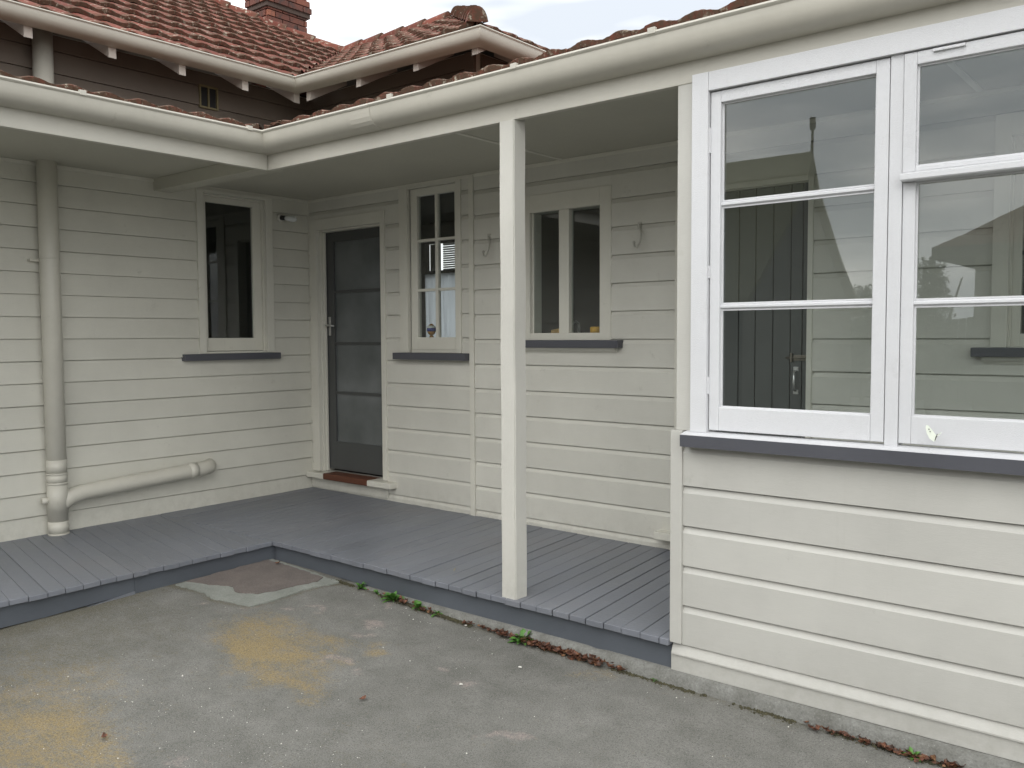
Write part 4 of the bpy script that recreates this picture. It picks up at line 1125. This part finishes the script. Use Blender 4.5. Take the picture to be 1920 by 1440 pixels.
# window-sill objects
inside_sill = wb(WB, 'inner_sill', w2, M['trim'], (1.22, 1.72, -0.22, -0.09, 1.262, 1.282), 0.002)
inside_sill3 = wb(WB, 'inner_sill', w3, M['trim'], (2.37, 2.95, -0.24, -0.04, 1.285, 1.305), 0.002)
egg = empty('egg_ornament', (1.315, 0.11, 1.2825)); tag(egg, 'small painted egg ornament behind the lower left pane of the six-pane window', 'ornament')
def lathe(name, parent, mat, prof, seg=18, loc=(0, 0, 0), wob=0):
    bm = bmesh.new(); rings = []
    for r, z in prof:
        rings.append([bm.verts.new((r * math.cos(2 * math.pi * k / seg), r * math.sin(2 * math.pi * k / seg), z)) for k in range(seg)])
    for a, b in zip(rings[:-1], rings[1:]):
        for k in range(seg): bm.faces.new((a[k], a[(k + 1) % seg], b[(k + 1) % seg], b[k]))
    bm.faces.new(rings[0][::-1]); bm.faces.new(rings[-1]); bmesh.ops.recalc_face_normals(bm, faces=bm.faces)
    return bm_obj(name, bm, mat, parent, True, loc)
lathe('foot', egg, M['terra_gold'], [(0.016, 0), (0.018, 0.006), (0.010, 0.012), (0.012, 0.018)])
lathe('lower_shell', egg, M['terra_gold'], [(0.012, 0.016), (0.026, 0.028), (0.033, 0.045)])
lathe('middle_shell', egg, M['blue_glaze'], [(0.0335, 0.0451), (0.035, 0.058), (0.033, 0.070)])
lathe('upper_shell', egg, M['white_glaze'], [(0.0335, 0.0701), (0.030, 0.082), (0.022, 0.088)])
lathe('cap', egg, M['terra_gold'], [(0.0225, 0.0881), (0.014, 0.098), (0.004, 0.103)])
t = lathe('yellow_pot', None, M['yellow'], [(0.030, 0), (0.036, 0.004), (0.036, 0.034), (0.033, 0.040), (0.020, 0.042)], 20, (2.815, 0.10, 1.306)); tag(t, 'small yellow pot behind the right pane of the two-light window', 'pot')
bmk = boxes_bm([(-0.035, 0.035, -0.02, 0.02, 0, 0.028)], 0.008)
for v in bmk.verts: v.co.z *= 1 + v.co.x * 6
t = bm_obj('sponge', bmk, M['sponge'], None, False, (2.50, 0.10, 1.306)); tag(t, 'tan sponge behind the left pane of the two-light window', 'sponge')
tap = tube('tap', None, M['steel'], [(2.60, 0.22, 1.20), (2.60, 0.22, 1.34), (2.60, 0.215, 1.37), (2.595, 0.19, 1.385), (2.59, 0.16, 1.375), (2.588, 0.15, 1.35)], 0.009, 10)
tag(tap, 'chrome tap behind the left pane of the two-light window', 'tap')
t = tube('soap', None, M['yellow'], [(1.60, 0.11, 1.283), (1.60, 0.11, 1.298)], [0.022, 0.018], 14); tag(t, 'small yellowish soap behind the lower right pane of the six-pane window', 'soap')

# butterfly
bf = empty('butterfly', (5.244, -1.428, 0.945)); tag(bf, 'small white butterfly in front of the white window rail above the sill', 'butterfly')
def wing(name, pts, mat, parent):
    bm = bmesh.new(); v = [bm.verts.new(p) for p in pts]; f = bm.faces.new(v)
    r = bmesh.ops.extrude_face_region(bm, geom=[f]); bmesh.ops.translate(bm, vec=(0, 0.0006, 0), verts=[x for x in r['geom'] if isinstance(x, bmesh.types.BMVert)])
    bmesh.ops.recalc_face_normals(bm, faces=bm.faces)
    return bm_obj(name, bm, mat, parent)
wl = wing('wing', [(0.0, 0, 0.0), (-0.012, 0.002, 0.016), (-0.026, 0.004, 0.032), (-0.034, 0.006, 0.034), (-0.036, 0.006, 0.024), (-0.032, 0.005, 0.006), (-0.022, 0.003, -0.012), (-0.008, 0.001, -0.022), (-0.001, 0, -0.018)], M['wing'], bf)
for px, pz in ((-0.024, 0.020), (-0.020, 0.012)): box('wing_spot', wl, M['body'], (px - 0.0015, px + 0.0015, -0.0004, 0.0056, pz - 0.0015, pz + 0.0015), 0)
wing('wing', [(0.001, 0, 0.0), (0.008, -0.010, 0.006), (0.018, -0.022, 0.012), (0.024, -0.030, 0.016), (0.022, -0.030, 0.010), (0.010, -0.014, 0.001)], M['wing'], bf)
tube('body', bf, M['body'], [(0.004, 0, 0.006), (0.0, 0, -0.004), (-0.004, 0, -0.018)], [0.0012, 0.002, 0.001], 8)

# ================================================================== YARD DETAIL
def leafy_weed(x, y, n, size, label, seed):
    rnd = random.Random(seed); z = float(gz(x, y))
    root = empty('weed', (x, y, z)); tag(root, label, 'weed', 'weeds along the porch edge')
    bm = bmesh.new()
    for i in range(n):
        a = rnd.uniform(0, 2 * math.pi); L = 1.1 * size * rnd.uniform(0.5, 1.1); el = rnd.uniform(0.25, 1.25); w = L * rnd.uniform(0.10, 0.18)
        d = Vector((math.cos(a), math.sin(a), 0)); s_ = Vector((-d.y, d.x, 0)); prev = None
        K = 5
        for k in range(K + 1):
            t_ = k / K
            c = d * (L * t_ * math.cos(el)) + Vector((0, 0, L * (t_ * math.sin(el) - 0.35 * t_ * t_)))
            ww = w * math.sin(math.pi * min(0.97, 0.12 + 0.85 * t_)) * (1 + 0.25 * (k % 2))
            cur = (bm.verts.new(c - s_ * ww + Vector((0, 0, ww * .4))), bm.verts.new(c), bm.verts.new(c + s_ * ww + Vector((0, 0, ww * .4))))
            if prev:
                bm.faces.new((prev[0], prev[1], cur[1], cur[0])); bm.faces.new((prev[1], prev[2], cur[2], cur[1]))
            prev = cur
    bm_obj('leaves', bm, M['weed'], root, False)
    return root
leafy_weed(2.23, -1.402, 22, 0.055, 'small green weed nearest the inner corner of the porch', 1)
leafy_weed(2.36, -1.40, 10, 0.035, 'tiny weed between the corner weed and the biggest left weed', 2)
leafy_weed(2.51, -1.412, 34, 0.075, 'bushy green weed beside a heap of brown leaves left of the post', 3)
leafy_weed(2.70, -1.412, 26, 0.065, 'spreading green weed, third along from the inner corner', 4)
leafy_weed(2.84, -1.405, 16, 0.045, 'small green weed, last before the bare strip left of the post', 5)
leafy_weed(3.42, -1.412, 44, 0.085, 'tall green weed among brown leaves just right of the post', 6)
leafy_weed(4.15, -1.402, 14, 0.035, 'tiny yellow-green weed below the end of the grey fascia', 7)
leafy_weed(5.19, -1.425, 22, 0.05, 'low green weed at the foot of the wall near the bottom right corner', 8)

# dead leaves: curled blades, each on its own
def dead_leaf_mesh(seed):
    rnd = random.Random(seed); bm = bmesh.new(); L, w = 0.034, 0.012; K = 5; prev = None
    curl = rnd.uniform(0.3, 1.1); tw = rnd.uniform(-0.5, 0.5)
    for k in range(K + 1):
        t_ = k / K; ww = w * math.sin(math.pi * (0.06 + 0.88 * t_)) * rnd.uniform(.8, 1.2)
        zc_ = 0.004 + 0.012 * curl * (2 * t_ - 1) ** 2
        c = Vector(((t_ - .5) * L, 0, zc_)); s_ = Vector((0, math.cos(tw * t_), math.sin(tw * t_)))
        cur = (bm.verts.new(c - s_ * ww + Vector((0, 0, .006 * curl))), bm.verts.new(c), bm.verts.new(c + s_ * ww + Vector((0, 0, .007 * curl))))
        if prev: bm.faces.new((prev[0], prev[1], cur[1], cur[0])); bm.faces.new((prev[1], prev[2], cur[2], cur[1]))
        prev = cur
    me = bpy.data.meshes.new('dead_leaf'); bm.normal_update(); bm.to_mesh(me); bm.free(); me.materials.append(M['deadleaf'])
    return me
DL = [dead_leaf_mesh(i) for i in range(6)]
def dead_leaf(x, y, label, group, s_=1.0, lift=0.0):
    o = bpy.data.objects.new('dead_leaf', random.choice(DL)); o.location = (x, y, float(gz(x, y)) + 0.004 + lift)
    o.rotation_euler = (random.uniform(-.4, .4), random.uniform(-.4, .4), random.uniform(0, 6.28)); o.scale = (s_,) * 3
    link(o); tag(o, label, 'leaf', group); return o
dead_leaf(3.33, -2.34, 'lone curled brown leaf in the middle of the asphalt', None, 0.9)
dead_leaf(1.52, -1.45, 'curled orange-brown leaf in the inner corner of the porch', None, 1.1, 0.012)
dead_leaf(2.86, -3.17, 'small brown leaf on the yellow-stained asphalt near the bottom left', None, 0.8)
for i in range(12): dead_leaf(2.60 + random.gauss(0, 0.04), -1.42 + random.gauss(0, .010), 'brown leaf in the heap against the bushy weed left of the post', 'leaf heap by the weeds', random.uniform(.7, 1.1), random.uniform(0, .012))
for i in range(8): dead_leaf(2.76 + random.gauss(0, 0.03), -1.425 + random.gauss(0, .008), 'brown leaf at the foot of the third big weed', 'leaves under the third weed', random.uniform(.6, .9), random.uniform(0, .008))
def drift(label, n, fx, y0, sy, smin, smax, lift):
    bm = bmesh.new()
    for i in range(n):
        xx = fx(); yy = y0 + random.gauss(0, sy)
        t_ = bpy.data.meshes[random.choice(DL).name].copy()
        mw = Matrix.Translation((xx, yy, float(gz(xx, yy)) + 0.004 + random.uniform(0, lift))) @ Matrix.Rotation(random.uniform(0, 6.28), 4, 'Z') @ Matrix.Rotation(random.uniform(-.7, .7), 4, 'X') @ Matrix.Scale(random.uniform(smin, smax), 4)
        t_.transform(mw); bm.from_mesh(t_); bpy.data.meshes.remove(t_)
    tag(bm_obj('leaf_litter', bm, M['deadleaf']), label, 'leaf litter', kind='stuff')
drift('reddish brown dead leaves drifted along the footing right of the post', 170, lambda: random.choice([random.uniform(3.28, 4.0), random.gauss(3.6, .14)]), -1.416, .012, .6, 1.25, .016)
drift('thin line of brown leaves along the footing below the post', 26, lambda: random.uniform(3.02, 3.30), -1.410, .007, .5, .95, .006)
drift('brown leaves in the gap under the wall at the bottom right', 120, lambda: random.choice([random.uniform(4.75, 5.6), random.gauss(5.05, .12), random.uniform(5.0, 5.5)]), -1.424, .014, .45, 1.0, .008)
drift('brown leaves and soil between the weeds left of the post', 24, lambda: random.uniform(2.3, 2.9), -1.412, .008, .35, .7, .004)
# moss and soil in the crack along the footing (one mass)
bm = bmesh.new()
rnd = random.Random(12)
for i in range(4200):
    xx = rnd.uniform(2.0, 5.8); yy = -1.398 - 0.016 * min(1, max(0, (xx - 4.4))) - abs(rnd.gauss(0, .014))
    dens = float(fbm(np.array([xx * 5.0]), np.array([2.0]), 9)[0])
    if dens < 0.44: continue
    r = rnd.uniform(0.002, 0.008); z = float(gz(xx, yy)) + rnd.uniform(-.001, .004)
    vs = [bm.verts.new((xx + r * math.cos(a_) * rnd.uniform(.6, 1.3), yy + r * math.sin(a_) * rnd.uniform(.6, 1.3), z + rnd.uniform(-.002, .003))) for a_ in (0, 1.6, 3.1, 4.7)]
    t_ = bm.verts.new((xx, yy, z + r))
    for k in range(4): bm.faces.new((vs[k], vs[(k + 1) % 4], t_))
tag(bm_obj('moss', bm, M['moss']), 'dark moss and soil filling the crack along the footing', 'moss', kind='stuff')

# pale stone chips over the asphalt
bm = bmesh.new()
cnt = 0
while cnt < 750:
    u_ = rnd.random()
    if u_ < 0.45: xx, yy = rnd.gauss(3.3, .55), rnd.gauss(-3.0, .22)
    elif u_ < 0.6: xx, yy = rnd.uniform(1.9, 5.5), -1.47 + rnd.gauss(0, .04)
    else: xx, yy = rnd.uniform(1.5, 5.8), rnd.uniform(-4.2, -1.5)
    if xx < 1.42 or yy > -1.42: continue
    r = abs(rnd.gauss(0, 1)) * 0.0010 + 0.0009
    if rnd.random() < 0.02: r *= 2.4
    z = float(gz(xx, yy)) + 0.0005 + 0.012 * (float(fbm(np.array([xx * 1.1]), np.array([yy * 1.1]), 3)[0]) - .5)
    a0 = rnd.uniform(0, 6.28); n_ = 5
    vs = [bm.verts.new((xx + r * math.cos(a0 + k * 6.283 / n_) * rnd.uniform(.5, 1.4), yy + r * math.sin(a0 + k * 6.283 / n_) * rnd.uniform(.5, 1.4), z - .001)) for k in range(n_)]
    t_ = bm.verts.new((xx, yy, z + r * 0.8))
    for k in range(n_): bm.faces.new((vs[k], vs[(k + 1) % n_], t_))
    cnt += 1
tag(bm_obj('stone_chips', bm, M['chip']), 'pale stone chips scattered over the asphalt', 'stone chips', kind='stuff')
# a few bigger white flecks, straw ring, debris on the deck
def fleck(x, y, z, r, label, seed):
    rnd = random.Random(seed); bm = bmesh.new(); bmesh.ops.create_icosphere(bm, subdivisions=1, radius=r)
    for v in bm.verts: v.co = Vector((v.co.x * rnd.uniform(.7, 1.4), v.co.y * rnd.uniform(.7, 1.3), v.co.z * 0.35))
    tag(bm_obj('pebble', bm, M['chip'], None, False, (x, y, z)), label, 'pebble')
fleck(3.60, -1.66, float(gz(3.6, -1.66)) + .004, 0.009, 'white pebble on bare asphalt out from the brown leaf drift', 1)
fleck(3.53, -1.97, float(gz(3.53, -1.97)) + .004, 0.008, 'white pebble beside a pinkish patch in the middle of the asphalt', 2)
fleck(3.06, -1.43, float(gz(3.06, -1.43)) + .004, 0.008, 'white pebble in the crack below the left side of the post', 3)
tag(tube('twig', None, M['twig'], [(2.72, -1.14, 0.006), (2.74, -1.17, 0.010), (2.755, -1.19, 0.005), (2.775, -1.20, 0.004)], 0.0022, 5), 'pale dry twig lying on the grey deck', 'twig')

# ================================================================== NEIGHBOURS BEHIND THE CAMERA (mirrored in the panes)
GX, GY = 0.49, -12.35
nb = empty('neighbour_house', (GX, GY, -0.2)); tag(nb, 'olive-roofed gabled outbuilding mirrored in the left white window', 'outbuilding')
def curve_z(t):   # bell-cast roof: steep near the ridge, t = 0 ridge .. 1 eave
    return 4.46 - 2.55 * (0.62 * t ** 0.62 + 0.38 * t)
prf = [(-2.55 * 1.0 * (1 - i / 8), curve_z(1 - i / 8)) for i in range(9)] + [(2.55 * i / 8, curve_z(i / 8)) for i in range(1, 9)]
vs = []; 
for xx in (0.12, -7.5):
    for yy, zz in prf: vs.append((xx, yy, zz))
    for yy, zz in prf: vs.append((xx, yy, zz - 0.09))
n_ = len(prf); fs = []
for i in range(n_ - 1):
    fs += [(i, i + 1, 2 * n_ + i + 1, 2 * n_ + i), (n_ + i, 3 * n_ + i, 3 * n_ + i + 1, n_ + i + 1), (i, n_ + i, n_ + i + 1, i + 1), (2 * n_ + i, 2 * n_ + i + 1, 3 * n_ + i + 1, 3 * n_ + i)]
fs += [(0, 2 * n_, 3 * n_, n_), (n_ - 1, 2 * n_ - 1, 4 * n_ - 1, 3 * n_ - 1)]
mesh_obj('roof', vs, fs, M['olive_iron'], nb)
mesh_obj('wall', [(0, -2.3, 0), (0, 2.3, 0), (0, 2.3, 1.95), (0, 1.2, 2.85), (0, 0.0, 4.3), (0, -1.2, 2.85), (0, -2.3, 1.95), (-7.4, -2.3, 0), (-7.4, 2.3, 0), (-7.4, 2.3, 1.95), (-7.4, 0, 4.3), (-7.4, -2.3, 1.95)],
         [(0, 1, 2, 3, 4, 5, 6), (1, 8, 9, 2), (0, 6, 11, 7), (7, 11, 10, 9, 8)], M['n_wall'], nb)
tube('finial', nb, M['n_dark'], [(0.1, 0, 4.3), (0.1, 0, 4.8), (0.1, 0, 4.82), (0.1, 0, 5.0)], [0.03, 0.018, 0.05, 0.05], 8)
n2 = empty('neighbour_house', (6.5, -17.0, -0.2)); tag(n2, 'hip-roofed house mirrored in the right white window', 'house')
def hip(x0, x1, y0, y1, ze, sl, par):
    hw = (y1 - y0) / 2; zr_ = ze + sl * hw
    mesh_obj('roof', [(x0, y0, ze), (x1, y0, ze), (x1, y1, ze), (x0, y1, ze), (x0 + hw, (y0 + y1) / 2, zr_), (x1 - hw, (y0 + y1) / 2, zr_)], [(0, 1, 5, 4), (1, 2, 5), (2, 3, 4, 5), (3, 0, 4), (0, 3, 2, 1)], M['tile_brown'], par)
    box('fascia', par, M['n_dark'], [(x0, x1, y1 - 0.02, y1 + 0.02, ze - 0.18, ze), (x0 - .02, x0 + .02, y0, y1, ze - 0.18, ze)], 0)
    box('wall', par, M['n_wall'], (x0 + 0.5, x1 - 0.5, y0 + 0.5, y1 - 0.5, 0, ze), 0)
hip(-4.2, 8.0, -4.0, 4.0, 2.85, 0.62, n2)
box('window', n2, M['cream_siding'], (-2.9, -1.9, 3.5, 3.54, 0.9, 2.2), 0)
# shrub between them
def shrub(x, y, h, seed, label, cat='shrub'):
    rnd = random.Random(seed); root = empty('shrub', (x, y, -0.2)); tag(root, label, cat)
    bm = bmesh.new()
    for i in range(7):
        a = rnd.uniform(0, 6.28); r = rnd.uniform(.2, .6)
        tube_bm(bm, [(0, 0, 0), (r * .4 * math.cos(a), r * .4 * math.sin(a), h * .5), (r * math.cos(a), r * math.sin(a), h * rnd.uniform(.8, 1))], [0.05, .03, .01], 5)
    bm_obj('trunk', bm, M['bark'], root)
    bm = bmesh.new()
    for i in range(7000):
        a = rnd.uniform(0, 6.28); t_ = rnd.random() ** .6; z = h * (0.25 + .8 * rnd.random()); rr = (0.75 - .62 * z / h + .12 * math.sin(a * 5)) * t_ + .06
        c = Vector((rr * math.cos(a), rr * math.sin(a), z + .15 * math.sin(a * 3)))
        u1 = Vector((rnd.gauss(0, 1), rnd.gauss(0, 1), rnd.gauss(0, 1))).normalized(); u2 = u1.cross(Vector((0.3, .5, .8))).normalized(); s_ = rnd.uniform(.018, .05)
        bm.faces.new([bm.verts.new(c + u1 * s_), bm.verts.new(c + u2 * s_ * .5), bm.verts.new(c - u1 * s_), bm.verts.new(c - u2 * s_ * .5)])
    bm_obj('foliage', bm, M['foliage'], root)
shrub(1.75, -15.0, 2.6, 4, 'loose green shrub mirrored between the two neighbouring roofs')
shrub(-0.2, -17.5, 2.3, 9, 'low green shrub mirrored beside the gabled outbuilding')
fence = box('fence', None, M['n_dark'], [(-14, 12, -19.06, -19.0, 0.2, 0.28), (-14, 12, -19.06, -19.0, 1.3, 1.38)], 0)
tag(fence, 'dark paling fence far behind the yard, mirrored low in the white windows', 'fence')
pk = None
for i in range(170):
    if pk is None:
        pk = box('paling', fence, M['n_wall'], (-0.07, 0.07, -0.012, 0.012, -0.2, 1.62), 0); o = pk
    else:
        o = pk.copy(); link(o, fence)
    o.location = (-13.9 + i * 0.152, -18.985, random.uniform(-.02, .02))
print('objects', len(bpy.data.objects))
